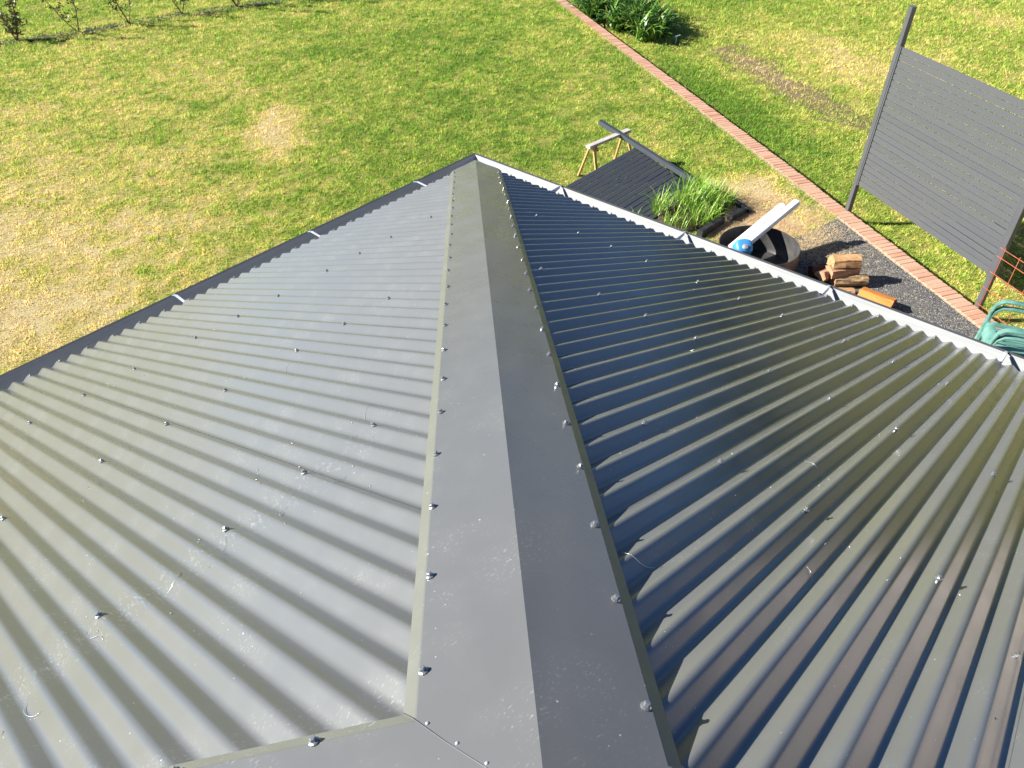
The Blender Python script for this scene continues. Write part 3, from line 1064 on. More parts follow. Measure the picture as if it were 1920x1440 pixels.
log((-4.36, 1.52, GZ + 0.13), LA + 0.55, 0.30, wedge(0.075, 0.11), M_SPLIT2, 'greyish pink split log leaning at the back of the heap', tilt=0.12, roll=0.4)
log((-4.45, 1.66, GZ + 0.185), LA + 0.16, 0.37, wedge(0.085, 0.12), M_SPLIT2, 'grey-faced split log wedged under the topmost orange log', roll=0.9)
log((-4.50, 1.63, GZ + 0.275), LA - 0.06, 0.33, wedge(0.105, 0.14), M_SPLIT, 'orange split log with dark cracks lying on top of heap', roll=-0.25)
log((-4.26, 2.16, GZ + 0.085), LA - 0.80, 0.38, wedge(0.13, 0.15), M_RED, 'bright red-orange firewood wedge lying apart on the gravel', roll=0.3, mats=M_DARKBARK)
log((-3.70, 2.30, GZ + 0.07), LA - 0.2, 0.34, rnd(0.065), M_SPLIT2, 'pale round firewood log behind the red-orange wedge')

# ---------------------------------------------------------------- green resin armchair
g = NG('faded green resin', 0.38, 0.5)
c_ = g.mix(g.mr(g.noise(g.pos(), 7.0, 4, 0.6), 0.35, 0.7, 0, 1), (0.06, 0.165, 0.135), (0.14, 0.29, 0.25))
c_ = g.mix(g.mr(g.noise(g.pos((30, 6, 12)), 1.0, 4, 0.7), 0.55, 0.8, 0, 0.5), c_, (0.34, 0.46, 0.44))
g.col(c_); M_RESIN = g.m
cf = Vector((0.30, -0.954, 0)).normalized()        # the way it faces
cr = Vector((-cf.y, cf.x, 0)) * -1                 # sitter's right-hand axis
def garden_chair(CB, label):
    chair = thing('garden_chair', CB, label, 'chair', 'stacked green resin chairs')
    Mc = Matrix(((cr.x, cf.x, 0, CB.x), (cr.y, cf.y, 0, CB.y), (0, 0, 1, CB.z), (0, 0, 0, 1)))
    def mbc():
        q = MB(); q.M = Mc; return q
    m = mbc()
    # seat pan: slotted sheet, x across, y forward
    xs = [-0.235 + 0.47 * k / 20 for k in range(21)]
    ys = [-0.22, -0.15, -0.05, 0.06, 0.15, 0.20, 0.225, 0.235]
    zz = lambda x, y: 0.415 + 0.012 * (abs(x) / 0.235) ** 2 - 0.018 * math.cos(3.2 * y) - (0.0 if y < 0.19 else (y - 0.19) * 0.9 + (0.04 if y > 0.23 else 0))
    top = [[m.pt((x * (1 - 0.08 * (y < -0.1)), y, zz(x, y))) for y in ys] for x in xs]
    bot = [[m.pt((x * (1 - 0.08 * (y < -0.1)), y, zz(x, y) - 0.006)) for y in ys] for x in xs]
    for i in range(20):
        for j in range(len(ys) - 1):
            if i % 3 == 1 and j in (1, 2, 3) and 1 < i < 19:
                # a slot: narrow the two strips by leaving this cell open
                continue
            m.face((top[i][j], top[i + 1][j], top[i + 1][j + 1], top[i][j + 1])); m.face((bot[i][j + 1], bot[i + 1][j + 1], bot[i + 1][j], bot[i][j]))
    m.build('seat', M_RESIN, chair, smooth=True, auto=40)
    def flat_tube(pts, wd, th, name, up=Vector((0, 0, 1))):
        m = mbc()
        pts = [Vector(p) for p in pts]
        secs = []
        for i, p in enumerate(pts):
            t = (pts[min(i + 1, len(pts) - 1)] - pts[max(i - 1, 0)]).normalized()
            a = Vector((1, 0, 0)); a = (a - t * a.dot(t)).normalized(); b = t.cross(a)
            secs.append([a * wd / 2 * math.copysign(abs(math.cos(2 * math.pi * k / 12)) ** 0.6, math.cos(2 * math.pi * k / 12)) + b * th / 2 * math.copysign(abs(math.sin(2 * math.pi * k / 12)) ** 0.6, math.sin(2 * math.pi * k / 12)) for k in range(12)])
        m.prism(pts, secs)
        return m.build(name, M_RESIN, chair, smooth=True, auto=50)
    for sx in (-1, 1):
        x = 0.262 * sx
        flat_tube([(x, -0.26, 0.66), (x, -0.12, 0.655), (x, 0.06, 0.655), (x, 0.15, 0.645), (x, 0.20, 0.60), (x * 0.99, 0.222, 0.52), (x * 0.97, 0.225, 0.42)], 0.07, 0.026, 'armrest')
        flat_tube([(x * 0.97, 0.222, 0.44), (x * 0.99, 0.235, 0.22), (x * 1.02, 0.25, 0.0)], 0.055, 0.04, 'leg')
        flat_tube([(x * 0.93, -0.22, 0.45), (x * 0.98, -0.27, 0.22), (x * 1.0, -0.31, 0.0)], 0.05, 0.04, 'leg')
        flat_tube([(x * 0.95, -0.21, 0.42), (x * 0.93, -0.27, 0.66), (x * 0.85, -0.33, 0.82), (x * 0.5, -0.35, 0.885), (0, -0.352, 0.90)], 0.05, 0.03, 'back_frame')
    for k in range(5):
        x = -0.16 + 0.08 * k
        flat_tube([(x, -0.222, 0.41), (x, -0.28, 0.66), (x, -0.345, 0.875)], 0.045, 0.012, 'back_slat')


garden_chair(Vector((-3.80, 3.60, GZ)), 'green resin garden armchair standing on the gravel, under another')
garden_chair(Vector((-3.80, 3.60, GZ)) + cf * 0.012 + UP * 0.075, 'green resin garden armchair stacked on top of a matching chair')

# ---------------------------------------------------------------- strap-leaved clump by the border
def leaf_mesh(name, leaves, parent=None, base=None, mat=None):
    """leaves: list of (points, widths, side vectors, tint)"""
    V = []; F = []; T = []
    for pts, wd, sv, tint in leaves:
        b = len(V)
        for p, w_, s_v in zip(pts, wd, sv):
            V.append(p - s_v * w_ / 2); V.append(p + s_v * w_ / 2); T += [tint, tint]
        for k in range(len(pts) - 1):
            F.append((b + 2 * k, b + 2 * k + 1, b + 2 * k + 3, b + 2 * k + 2))
    off = Vector(parent['_base']) if parent is not None else Vector(base)
    me = bpy.data.meshes.new(name)
    me.from_pydata([tuple(v - off) for v in V], [], F)
    ca = me.color_attributes.new('tint', 'FLOAT_COLOR', 'POINT')
    ca.data.foreach_set('color', np.array([t + (1,) for t in T], np.float32).ravel())
    me.materials.append(mat or M_LEAF)
    me.polygons.foreach_set('use_smooth', [True] * len(F))
    o = bpy.data.objects.new(name, me)
    COL.objects.link(o)
    if parent is not None:
        o.parent = parent
    else:
        o.location = off
    o['_base'] = list(off)
    return o
def arch_leaf(root, az, length, rise, wid, tint, droop=1.0, seg=5):
    d = Vector((math.cos(az), math.sin(az), 0)); sv = Vector((-d.y, d.x, 0))
    sv = (sv + UP * random.uniform(-0.35, 0.35)).normalized()
    pts = []; wd = []
    p = Vector(root); el = rise
    for k in range(seg + 1):
        t = k / seg
        pts.append(p.copy()); wd.append(wid * (0.75 + 0.5 * t if t < 0.5 else 1.0 - 0.9 * (t - 0.5) / 0.5 * t))
        p = p + (d * math.cos(el) + UP * math.sin(el)) * length / seg
        el -= droop * (0.25 + 1.0 * t) * 0.9 / seg * 3
    return pts, wd, [sv] * (seg + 1), tint
bush_c = Vector((-12.30, -7.15, RZ))
bush = thing('agapanthus_clump', bush_c, 'big dark green strap-leaved clump growing against the brick border', 'plant')
lv = []
for q in range(80):
    a = random.uniform(0, 2 * math.pi); r = math.sqrt(random.random())
    ex, ey = 1.90 * r * math.cos(a), 0.80 * r * math.sin(a)
    c0 = bush_c + Vector((BD[0], BD[1], 0)) * ex + Vector((BN[0], BN[1], 0)) * (ey * 0.95 - 0.02)
    k_h = 1.0 - 0.30 * r
    for i in range(20):
        tint = random.choice([(0.065, 0.165, 0.020), (0.11, 0.24, 0.030), (0.20, 0.35, 0.055), (0.040, 0.100, 0.014)])
        if random.random() < 0.05: tint = (0.34, 0.30, 0.08)
        f = random.uniform(0.8, 1.2); tint = tuple(v * f for v in tint)
        lv.append(arch_leaf(c0 + Vector((random.uniform(-.08, .08), random.uniform(-.08, .08), random.uniform(0, 0.12))), random.uniform(0, 2 * math.pi), random.uniform(0.65, 1.0) * k_h, random.uniform(0.75, 1.5), random.uniform(0.036, 0.060), tint, random.uniform(0.7, 1.25)))
o = leaf_mesh('foliage', lv, bush)
o['kind'] = 'stuff'
m = MB(); superell(m, bush_c + UP * 0.05, 0.45, 1.0, 0.16, 1.0, 1.0, 18, 8, ax=(Vector((BN[0], BN[1], 0)), Vector((BD[0], BD[1], 0)), UP)); m.build('crown_base', M_MULCHSHADE, bush, smooth=True)
lb = Vector((-11.62, -5.12, RZ))
m = MB(); m.box(lb + UP * 0.16, 0.16, 0.025, 0.003, (Vector((-0.62, 0.72, 0.3)).normalized(), Vector((0.72, 0.62, 0)).normalized(), Vector((-0.2, -0.2, 0.95)).normalized()))
m.box(lb + UP * 0.07, 0.012, 0.012, 0.17)
tag(m.build('plant_label', M_PVC, base=lb), 'small white plant tag at the edge of the strap-leaved clump', 'plant tag')

# ---------------------------------------------------------------- row of young saplings
M_TWIG = simple('sapling bark', (0.16, 0.105, 0.07), 0.9, 0.1, 0, 0.3, 40)
def sapling(name, base, label, stems, nleaf, seed, tints, lsz=0.062):
    rd = random.Random(seed)
    base = Vector(base)
    t = thing(name, base, label, 'sapling', 'saplings planted in a row')
    m = MB(); lv = []
    for (az, lean, hgt, rad) in stems:
        d = Vector((math.cos(az), math.sin(az), 0))
        pts = []
        for k in range(7):
            f = k / 6
            pts.append(base + d * (lean * hgt * (f ** 0.8)) + UP * (hgt * f) + Vector((rd.gauss(0, .008), rd.gauss(0, .008), 0)))
        m.tube(pts, [rad * (1 - 0.75 * k / 6) for k in range(7)], 6)
        for b in range(int(6 + hgt * 8)):
            f = rd.uniform(0.18, 1.0)
            p0 = pts[min(6, int(f * 6))].lerp(pts[min(6, int(f * 6) + 1)], f * 6 % 1)
            a2 = rd.uniform(0, 6.28); ln = rd.uniform(0.08, 0.24) * (1.1 - 0.5 * f)
            dd = Vector((math.cos(a2), math.sin(a2), rd.uniform(0.3, 1.0))).normalized()
            p1 = p0 + dd * ln
            m.tube([p0, p1], [rad * 0.3, rad * 0.12], 4)
            for q in range(max(5, int(nleaf / 5))):
                pr = p0.lerp(p1, rd.uniform(0.25, 1.05)) + Vector((rd.gauss(0, .02), rd.gauss(0, .02), rd.gauss(0, .02)))
                az2 = rd.uniform(0, 6.28); el = rd.uniform(-0.4, 1.0)
                ld = Vector((math.cos(az2) * math.cos(el), math.sin(az2) * math.cos(el), math.sin(el)))
                sv = ld.cross(Vector((rd.gauss(0, 1), rd.gauss(0, 1), rd.gauss(0, 1)))).normalized()
                L = lsz * rd.uniform(0.7, 1.3)
                f2 = rd.uniform(0.7, 1.25); tn = tuple(v * f2 for v in rd.choice(tints))
                lv.append(([pr, pr + ld * L * 0.5, pr + ld * L], [L * 0.08, L * 0.52, L * 0.06], [sv] * 3, tn))
    m.build('trunk', M_TWIG, t, smooth=True)
    leaf_mesh('crown', lv, t)['kind'] = 'stuff'
    return t
GRN = [(0.060, 0.085, 0.020), (0.10, 0.115, 0.035), (0.035, 0.055, 0.016)]
RUS = [(0.13, 0.10, 0.035), (0.085, 0.09, 0.028), (0.16, 0.12, 0.06), (0.05, 0.065, 0.02)]
sapling('young_sapling', (-2.13, -15.93, GZ), 'bushy rusty-leaved sapling, the fullest at the row end', [(2.6, 0.22, 1.35, 0.018), (0.3, 0.32, 0.75, 0.012), (4.0, 0.38, 0.70, 0.012), (2.0, 0.45, 0.55, 0.010), (5.2, 0.3, 0.5, 0.010)], 60, 1, RUS)
sapling('young_sapling', (-3.31, -15.53, GZ), 'sparse sapling with two thin stems forking in a V', [(0.2, 0.62, 1.05, 0.013), (2.9, 0.14, 1.3, 0.014)], 34, 2, GRN)
sapling('young_sapling', (-4.35, -15.22, GZ), 'thin sapling with yellowish leaves between forked and leaning saplings', [(0.4, 0.30, 1.35, 0.015), (3.3, 0.35, 0.9, 0.011), (0.1, 0.55, 0.6, 0.009)], 36, 3, GRN)
sapling('young_sapling', (-5.56, -14.96, GZ), 'leaning sapling with a few leafy side twigs near its foot', [(0.3, 0.42, 1.3, 0.015), (3.2, 0.3, 0.8, 0.011), (1.8, 0.4, 0.6, 0.009)], 40, 4, GRN)
sapling('young_sapling', (-6.76, -14.50, GZ), 'dark stout sapling casting a long shadow on the lawn', [(0.35, 0.45, 1.5, 0.02), (3.3, 0.35, 1.2, 0.016), (2.2, 0.5, 0.8, 0.012), (5.0, 0.5, 0.7, 0.012)], 64, 5, GRN)
sapling('young_sapling', (-8.0, -14.1, GZ), 'sapling past the stout dark one, at far row end', [(0.35, 0.30, 1.6, 0.02), (3.3, 0.35, 1.3, 0.016), (2.2, 0.5, 0.9, 0.012)], 64, 6, GRN)
row = [(-1.0, -16.35), (-2.13, -15.93), (-3.31, -15.53), (-4.35, -15.22), (-5.56, -14.96), (-6.76, -14.50), (-8.6, -13.9)]
rpoly = [(a + 0.08, b + 0.24) for a, b in row] + [(a - 0.08, b - 0.24) for a, b in reversed(row)]
ragged('bed_shade_strip', rpoly, GZ + 0.008, M_MULCHSHADE, 0.12, 0.07)  # planted strip, made darker and wider to paint in the saplings' shadows
M_HOSE = simple('teal hose', (0.05, 0.26, 0.28), 0.5, 0.4)
m = MB()
hp = []
for k in range(40):
    f = k / 39 * (len(row) - 1); i = min(int(f), len(row) - 2); a = Vector(row[i] + (0,)).lerp(Vector(row[i + 1] + (0,)), f - i)
    hp.append(Vector((a.x, a.y + 0.05 * math.sin(k * 0.9) + 0.05, GZ + 0.012)))
m.tube(hp, 0.007, 6)
tag(m.build('soaker_hose', M_HOSE, base=(row[3][0], row[3][1], GZ), smooth=True), 'thin teal soaker hose running along the sapling row', 'hose')

# ---------------------------------------------------------------- grass (uncountable): one mesh of blades for each kind
def visible(x, y, z, margin=0.16):
    d = np.stack([x - CAM.x, y - CAM.y, np.full_like(x, z - CAM.z)], -1)
    cx = d @ np.array(rgt); cy = d @ np.array(upv); cz = d @ np.array(fwd)
    u = 0.5 + 1452 / 1920 * cx / cz; v = 0.5 + 1452 / 1440 * cy / cz
    return (cz > 0) & (u > -margin) & (u < 1 + margin) & (v > -margin) & (v < 1 + margin)
def pip(x, y, poly):
    ins = np.zeros(len(x), bool)
    n = len(poly)
    for i in range(n):
        x1, y1 = poly[i]; x2, y2 = poly[(i + 1) % n]
        c = ((y1 > y) != (y2 > y)) & (x < (x2 - x1) * (y - y1) / (y2 - y1 + 1e-12) + x1)
        ins ^= c
    return ins
def ramp_np(d, stops):
    ps = [s[0] for s in stops]
    return np.stack([np.interp(d, ps, [s[1][k] for s in stops]) for k in range(3)], -1)
def blades(name, x, y, z, length, width, lean, col):
    n = len(x)
    az = rng.random(n) * 2 * np.pi
    fa = rng.random(n) * np.pi
    dx, dy = np.cos(az), np.sin(az)
    wx, wy = np.cos(fa) * width / 2, np.sin(fa) * width / 2
    co = np.empty((n, 3, 3), np.float32)
    co[:, 0] = np.stack([x - wx, y - wy, z], -1)
    co[:, 1] = np.stack([x + wx, y + wy, z], -1)
    co[:, 2] = np.stack([x + dx * length * np.sin(lean), y + dy * length * np.sin(lean), z + length * np.cos(lean)], -1)
    me = bpy.data.meshes.new(name)
    me.vertices.add(3 * n); me.vertices.foreach_set('co', co.ravel())
    me.loops.add(3 * n); me.loops.foreach_set('vertex_index', np.arange(3 * n, dtype=np.int32))
    me.polygons.add(n); me.polygons.foreach_set('loop_start', np.arange(0, 3 * n, 3, dtype=np.int32)); me.polygons.foreach_set('loop_total', np.full(n, 3, np.int32))
    me.update(calc_edges=True)
    ca = me.color_attributes.new('tint', 'FLOAT_COLOR', 'POINT')
    c4 = np.ones((n, 3, 4), np.float32); c4[:, :, :3] = col[:, None, :]
    ca.data.foreach_set('color', c4.ravel())
    me.materials.append(M_BLADE)
    o = bpy.data.objects.new(name, me)
    COL.objects.link(o)
    return o
def lawn_points(n, x0, x1, y0, y1, zz_, cond):
    x = x0 + (x1 - x0) * rng.random(n); y = y0 + (y1 - y0) * rng.random(n)
    k = visible(x, y, zz_) & cond(x, y)
    dist = np.hypot(x - CAM.x, y - CAM.y)
    k &= rng.random(n) < np.clip(8.5 / dist, 0, 1) ** 1.3
    return x[k], y[k]
STOPS = [(0.0, (0.16, 0.31, 0.035)), (0.25, (0.30, 0.44, 0.060)), (0.45, (0.47, 0.57, 0.105)), (0.62, (0.70, 0.62, 0.17)), (0.8, (0.80, 0.66, 0.29)), (1.0, (0.80, 0.66, 0.36))]
def lawn_blades(name, n, box, zz_, cond, label, gscale=1.0):
    x, y = lawn_points(n, *box, zz_, cond)
    d = dryness(x, y)
    dist = np.hypot(x - CAM.x, y - CAM.y)
    keep = rng.random(len(x)) > np.clip((d - 0.62) * 1.0, 0, 0.35) * (fbm(x, y, 3.1, 3) > 0.42)
    # bare scalds and tuft clumping
    keep &= rng.random(len(x)) > 0.9 * np.clip((0.42 - fbm(x + 5, y + 9, 8.0, 2)) * 6, 0, 1)
    x, y, d, dist = x[keep], y[keep], d[keep], dist[keep]
    cl = fbm(x + 11, y + 23, 11.0, 2)
    dd = np.clip(d + rng.normal(0, 0.12, len(x)) + 0.55 * (fbm(x + 3, y + 7, 15.0, 2) - 0.5), 0, 1)
    col = ramp_np(dd, STOPS) * rng.uniform(0.75, 1.25, (len(x), 1)) * (0.72 + 0.56 * cl)[:, None]
    sc = 1 + np.clip(dist - 7, 0, 20) / 22
    ln = rng.uniform(0.020, 0.048, len(x)) * sc * (1.15 - 0.45 * d) * gscale * (0.5 + cl)
    o = blades(name, x, y, np.full(len(x), zz_ - 0.002), ln, rng.uniform(0.007, 0.013, len(x)) * sc, rng.uniform(0.35, 1.3, len(x)), col)
    tag(o, label, 'grass', kind='stuff')
    return len(x)
def left_ok(x, y):
    s, wv = sw(x, y)
    ok = (wv > 0.15) & ~((x > -0.05) & (y > -0.05)) & ~pip(x, y, GRAVEL_POLY)
    ok &= ~((x > -5.5) & (x < -3.7) & (y > -1.9) & (y < -0.9) & (rng.random(len(x)) < 0.85))
    return ok
n1 = lawn_blades('lawn_grass', 3500000, (-14, 5.5, -22, 2.5), GZ, left_ok, 'short mown lawn with green and straw patches beside the house')
n2 = lawn_blades('lawn_grass', 2200000, (-24, -3.0, -10, 6.5), RZ, lambda x, y: (sw(x, y)[1] < -0.125) & ~(pip(x, y, [(-11.75, -4.35), (-10.9, -3.25), (-10.2, -2.05), (-9.75, -1.0), (-9.5, -0.1), (-9.95, 0.1), (-10.5, -0.9), (-11.15, -2.1), (-11.8, -3.0), (-12.5, -3.75)]) & (rng.random(len(x)) < 0.42)), 'lawn beyond the brick border with a brown scalded strip', 1.15)
# ragged fringe along the border and round the sleepers
def fringe():
    n = 9000
    s = rng.uniform(-15, 2.7, n); side = rng.random(n) < 0.5
    wv = np.where(side, rng.normal(0.155, 0.018, n), rng.normal(-0.15, 0.02, n))
    k = ~((s > -2.2) & side)
    s, wv, side = s[k], wv[k], side[k]
    x, y = xy(s, wv)
    d = dryness(x, y)
    col = ramp_np(np.clip(d - 0.1 + rng.normal(0, 0.15, len(x)), 0, 1), STOPS)
    o = blades('edge_grass', x, y, np.where(wv > 0, GZ, RZ), rng.uniform(0.03, 0.075, len(x)), rng.uniform(0.004, 0.009, len(x)), rng.uniform(0.1, 1.0, len(x)), col)
    tag(o, 'slightly longer grass fringe growing along both sides of the bricks', 'grass', kind='stuff')
fringe()
# straw thatch lying over the gravel edge
def straw():
    n = 26000
    x = rng.normal(-5.45, 0.33, n); y = rng.normal(0.35, 0.33, n)
    x2 = rng.normal(-5.05, 0.30, 9000); y2 = rng.normal(0.75, 0.42, 9000)
    x3 = rng.normal(-4.95, 0.35, 9000); y3 = rng.normal(-0.02, 0.10, 9000)
    x = np.concatenate([x, x2, x3]); y = np.concatenate([y, y2, y3])
    s, wv = sw(x, y)
    k = (wv > -0.06) & (np.hypot(x - DC.x, y - DC.y) > DR + 0.01) & (fbm(x, y, 4.0, 3) > 0.36)
    x, y = x[k], y[k]
    col = np.array([0.88, 0.70, 0.44]) * rng.uniform(0.6, 1.1, (len(x), 1))
    o = blades('dry_straw', x, y, np.full(len(x), GZ + 0.006), rng.uniform(0.03, 0.075, len(x)), rng.uniform(0.003, 0.006, len(x)), rng.uniform(0.9, 1.5, len(x)), col)
    tag(o, 'dead straw-coloured grass spilling over the gravel edge behind the fire pit', 'straw', kind='stuff')
straw()
# long grass in the garden bed
lv = []
for cx, cy, rx, ry, n, hh in ((-4.52, -0.93, 0.15, 0.10, 90, 0.34), (-4.95, -0.72, 0.32, 0.20, 320, 0.36), (-5.22, -0.48, 0.22, 0.24, 240, 0.32), (-4.80, -0.38, 0.36, 0.16, 260, 0.26), (-5.38, -0.78, 0.13, 0.18, 110, 0.30), (-4.35, -0.55, 0.16, 0.20, 90, 0.22), (-3.95, -1.05, 0.16, 0.05, 26, 0.2)):
    for i in range(n):
        a = random.uniform(0, 6.28); r = math.sqrt(random.random())
        root = Vector((cx + rx * r * math.cos(a), cy + ry * r * math.sin(a), GZ + 0.03))
        f = random.uniform(0.75, 1.25)
        tn = random.choice([(0.20, 0.40, 0.035), (0.14, 0.32, 0.025), (0.28, 0.47, 0.055), (0.40, 0.48, 0.11)])
        lv.append(arch_leaf(root, random.uniform(0, 6.28), hh * random.uniform(0.6, 1.3), random.uniform(0.9, 1.5), random.uniform(0.006, 0.011), tuple(v * f for v in tn), random.uniform(0.3, 1.0), 4))
o = leaf_mesh('long_grass', lv, None, (-4.95, -0.65, GZ))
tag(o, 'tall bright green grass growing through the black-edged garden bed', 'grass', kind='stuff')
m = MB()
superell(m, Vector((-4.85, -0.62, GZ)), 0.62, 0.42, 0.06, 0.8, 0.9, 20, 6)
tag(m.build('bed_soil', M_MULCHSHADE, base=(-4.85, -0.62, GZ), smooth=True), None, None, kind='structure')

# drill swarf: thin curled shavings left on the new steel
def swarf(sl, spots):
    m = MB()
    for u, v in spots:
        k0 = random.uniform(0, 6.28); r = random.uniform(0.012, 0.05); sweep = random.uniform(0.8, 2.2)
        pts = []
        for k in range(9):
            a = k0 + sweep * k / 8
            uu, vv = u + r * (math.cos(a) - math.cos(k0)), v + r * 1.2 * (math.sin(a) - math.sin(k0))
            pts.append(P(sl, uu, vv, profile((uu - slopes[sl]['u0']) / PIT) + 0.0022 + 0.002 * math.sin(math.pi * k / 8)))
        m.tube(pts, [0.0002] + [0.00042] * 7 + [0.0002], 5)
    for _ in range(150):
        u = random.uniform(1.2, 4.6); v = random.choice((0.92, 1.8, 2.67, 2.67)) + random.gauss(0, 0.11)
        if v > vmax(sl, u) - 0.32:
            continue
        h = profile((u - slopes[sl]['u0']) / PIT) + 0.0012
        d = Vector((random.gauss(0, 1), random.gauss(0, 1), 0)).normalized() * random.uniform(0.001, 0.005)
        p0 = P(sl, u, v, h)
        m.tube([p0 - d, p0 + Vector((0, 0, 0.001)), p0 + d], 0.0007, 4)
    o = m.build('drill_swarf', M_RIVET, base=P(sl, 3.4, 2.6), smooth=True)
    tag(o, 'bright curled drill shavings scattered over the %s roof slope' % ('sunlit pale' if sl == 'S' else 'darker blue-green'), 'shavings', kind='stuff')
swarf('S', [(3.33 + 0.076 * k + random.gauss(0, .01), 2.74 + random.gauss(0, 0.03)) for k in range(0, 11, 2)] + [(3.05, 2.55), (3.2, 2.62), (2.9, 1.9)])
swarf('W', [(3.55, 3.17), (3.75, 2.9), (3.6, 2.4)])

# worn soil strip beyond the border
M_SOIL = simple('bare brown soil', (0.17, 0.13, 0.075), 0.95, 0.1, 0, 0.4, 18, 0.02, 40)
ragged('worn_track', [(-11.75, -4.35), (-10.9, -3.25), (-10.2, -2.05), (-9.75, -1.0), (-9.5, -0.1), (-9.95, 0.1), (-10.5, -0.9), (-11.15, -2.1), (-11.8, -3.0), (-12.5, -3.75)], RZ + 0.004, M_SOIL, 0.07, 0.22)

# loose stones on the gravel path
def stones():
    n = 26000
    x = -6.3 + 4.2 * rng.random(n); y = 0.3 + 4.4 * rng.random(n)
    k = pip(x, y, GRAVEL_POLY) & visible(x, y, GZ, 0.1) & (np.hypot(x - DC.x, y - DC.y) > DR)
    x, y = x[k], y[k]; n = len(x)
    r = rng.uniform(0.004, 0.0105, n)
    dirs = np.array([(1, 0, 0), (0, 1, 0), (-1, 0, 0), (0, -1, 0), (0, 0, 1), (0, 0, -1)], float)
    sc = rng.uniform(0.55, 1.25, (n, 6, 1))
    rot = rng.random(n) * 6.28
    c, s = np.cos(rot), np.sin(rot)
    D = dirs[None] * sc * r[:, None, None]
    X = D[..., 0] * c[:, None] - D[..., 1] * s[:, None]; Y = D[..., 0] * s[:, None] + D[..., 1] * c[:, None]; Z = D[..., 2] * 0.7
    co = np.stack([X + x[:, None], Y + y[:, None], Z + GZ + 0.008], -1).astype(np.float32)
    f = np.array([(0, 1, 4), (1, 2, 4), (2, 3, 4), (3, 0, 4), (1, 0, 5), (2, 1, 5), (3, 2, 5), (0, 3, 5)])
    idx = (f[None] + 6 * np.arange(n)[:, None, None]).reshape(-1)
    me = bpy.data.meshes.new('loose_stones')
    me.vertices.add(6 * n); me.vertices.foreach_set('co', co.ravel())
    me.loops.add(len(idx)); me.loops.foreach_set('vertex_index', idx.astype(np.int32))
    me.polygons.add(8 * n); me.polygons.foreach_set('loop_start', np.arange(0, len(idx), 3, dtype=np.int32)); me.polygons.foreach_set('loop_total', np.full(8 * n, 3, np.int32))
    me.update(calc_edges=True)
    t = ramp_np(rng.random(n), [(0, (0.05, 0.05, 0.053)), (0.7, (0.15, 0.147, 0.142)), (0.94, (0.24, 0.225, 0.205)), (0.96, (0.45, 0.36, 0.24)), (1, (0.55, 0.48, 0.36))])
    ca = me.color_attributes.new('tint', 'FLOAT_COLOR', 'POINT')
    c4 = np.ones((n, 6, 4), np.float32); c4[:, :, :3] = t[:, None]
    ca.data.foreach_set('color', c4.ravel())
    g = NG('stone chips', 0.9, 0.2)
    at = g.n('ShaderNodeAttribute', attribute_name='tint'); g.col(at.outputs['Color'])
    me.materials.append(g.m)
    o = bpy.data.objects.new('loose_stones', me); COL.objects.link(o)
    tag(o, 'grey crushed stone chips with straw bits spread between border and house', 'gravel', kind='stuff')
stones()

# house across the yard: out of the picture, seen mirrored in the roof ribs
M_PINKWALL = simple('pinkish render', (0.56, 0.50, 0.465), 0.85, 0.2, 0, 0.06, 2.0, 0.003, 60)
M_PANE = simple('window glass', (0.05, 0.06, 0.07), 0.08, 0.6)
nA = Vector((-10.4, 8.5, RZ)); nd = Vector((0.72, 0.694, 0)).normalized(); nq = Vector((-nd.y, nd.x, 0))
nh = thing('neighbouring_house', nA + nd * 5 + nq * 3.5, 'pinkish rendered house across the yard with a dark hip roof', 'house')
m = MB(); m.box(nA + nd * 5 + nq * 3.5 + UP * 2.75, 10, 7, 5.5, (nd, nq, UP)); m.build('wall', M_PINKWALL, nh)
m = MB()
c4 = [nA + nd * a + nq * b + UP * 5.5 for a, b in ((-0.4, -0.4), (10.4, -0.4), (10.4, 7.4), (-0.4, 7.4))]
r2 = [nA + nd * 3.5 + nq * 3.5 + UP * 7.2, nA + nd * 6.5 + nq * 3.5 + UP * 7.2]
ids = [m.pt(p) for p in c4 + r2]
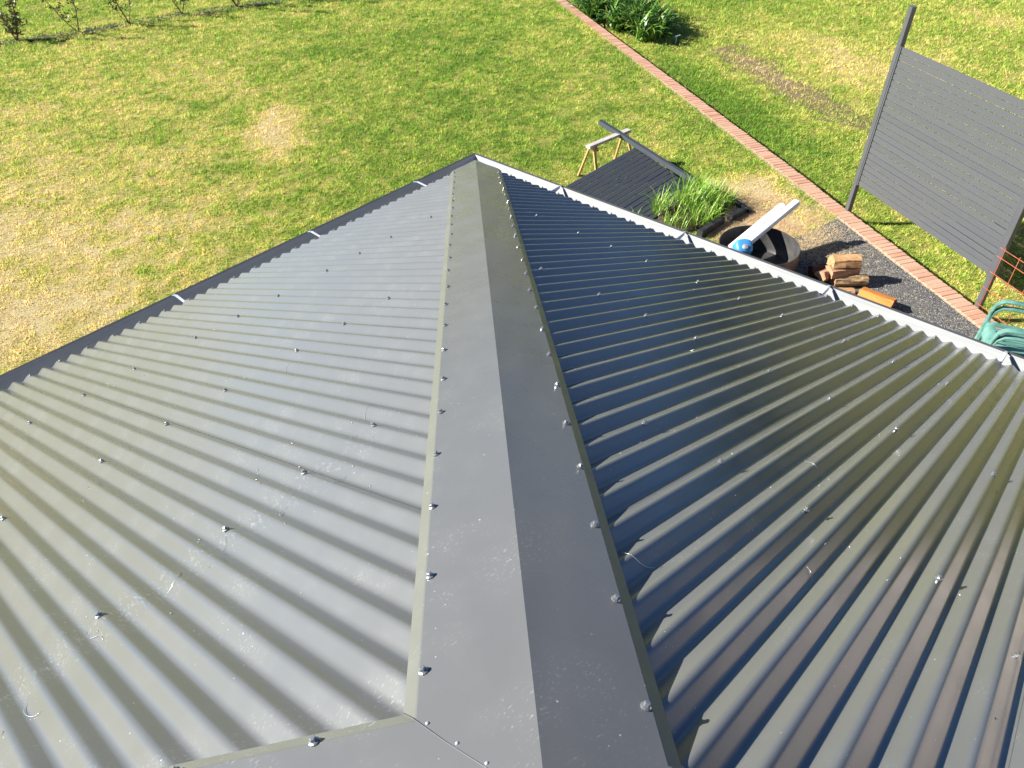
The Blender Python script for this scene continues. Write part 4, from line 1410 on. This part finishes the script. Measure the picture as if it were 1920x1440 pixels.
for q in ((ids[0], ids[1], ids[5], ids[4]), (ids[1], ids[2], ids[5]), (ids[2], ids[3], ids[4], ids[5]), (ids[3], ids[0], ids[4]), (ids[3], ids[2], ids[1], ids[0])):
    m.face(q)
m.build('roof', M_GUTOUT, nh)
for a, z in ((7.6, 1.6), (7.6, 4.1), (4.9, 4.3)):
    m = MB(); m.box(nA + nd * a - nq * 0.02 + UP * z, 1.4, 0.08, 1.1, (nd, nq, UP)); wo = m.build('window', M_PVC, nh)
    m = MB(); m.box(nA + nd * a - nq * 0.065 + UP * z, 1.28, 0.02, 0.98, (nd, nq, UP)); m.build('pane', M_PANE, wo)

# far belt of trees round the paddock: out of the picture, seen mirrored in the roof
def woodland():
    n = 15000
    ang = rng.uniform(math.radians(100), math.radians(245), n)
    r = rng.uniform(66, 84, n)
    hh = 4.6 + 3.6 * vnoise(ang * 6, ang * 0 + 3, 1.0) + 1.5 * vnoise(ang * 20, ang * 0, 1.0)
    z = RZ + hh * rng.random(n) ** 0.7
    c = np.stack([r * np.cos(ang), r * np.sin(ang), z], -1)
    a = rng.normal(0, 1, (n, 3)); a /= np.linalg.norm(a, axis=1)[:, None]
    b = np.cross(a, rng.normal(0, 1, (n, 3))); b /= np.linalg.norm(b, axis=1)[:, None]
    s = rng.uniform(0.5, 1.3, (n, 1))
    co = np.stack([c - a * s, c + b * s, c + a * s, c - b * s], 1)
    me = bpy.data.meshes.new('far_woodland')
    me.vertices.add(4 * n); me.vertices.foreach_set('co', co.astype(np.float32).ravel())
    me.loops.add(4 * n); me.loops.foreach_set('vertex_index', np.arange(4 * n, dtype=np.int32))
    me.polygons.add(n); me.polygons.foreach_set('loop_start', np.arange(0, 4 * n, 4, dtype=np.int32)); me.polygons.foreach_set('loop_total', np.full(n, 4, np.int32))
    me.update(calc_edges=True)
    me.materials.append(simple('far foliage', (0.045, 0.075, 0.025), 0.8, 0.2, 0, 0.4, 0.5))
    o = bpy.data.objects.new('far_woodland', me); COL.objects.link(o)
    tag(o, 'distant belt of dark green trees around the paddock', 'woodland', kind='stuff')
woodland()
for o in bpy.data.objects:
    if '_base' in o:
        del o['_base']
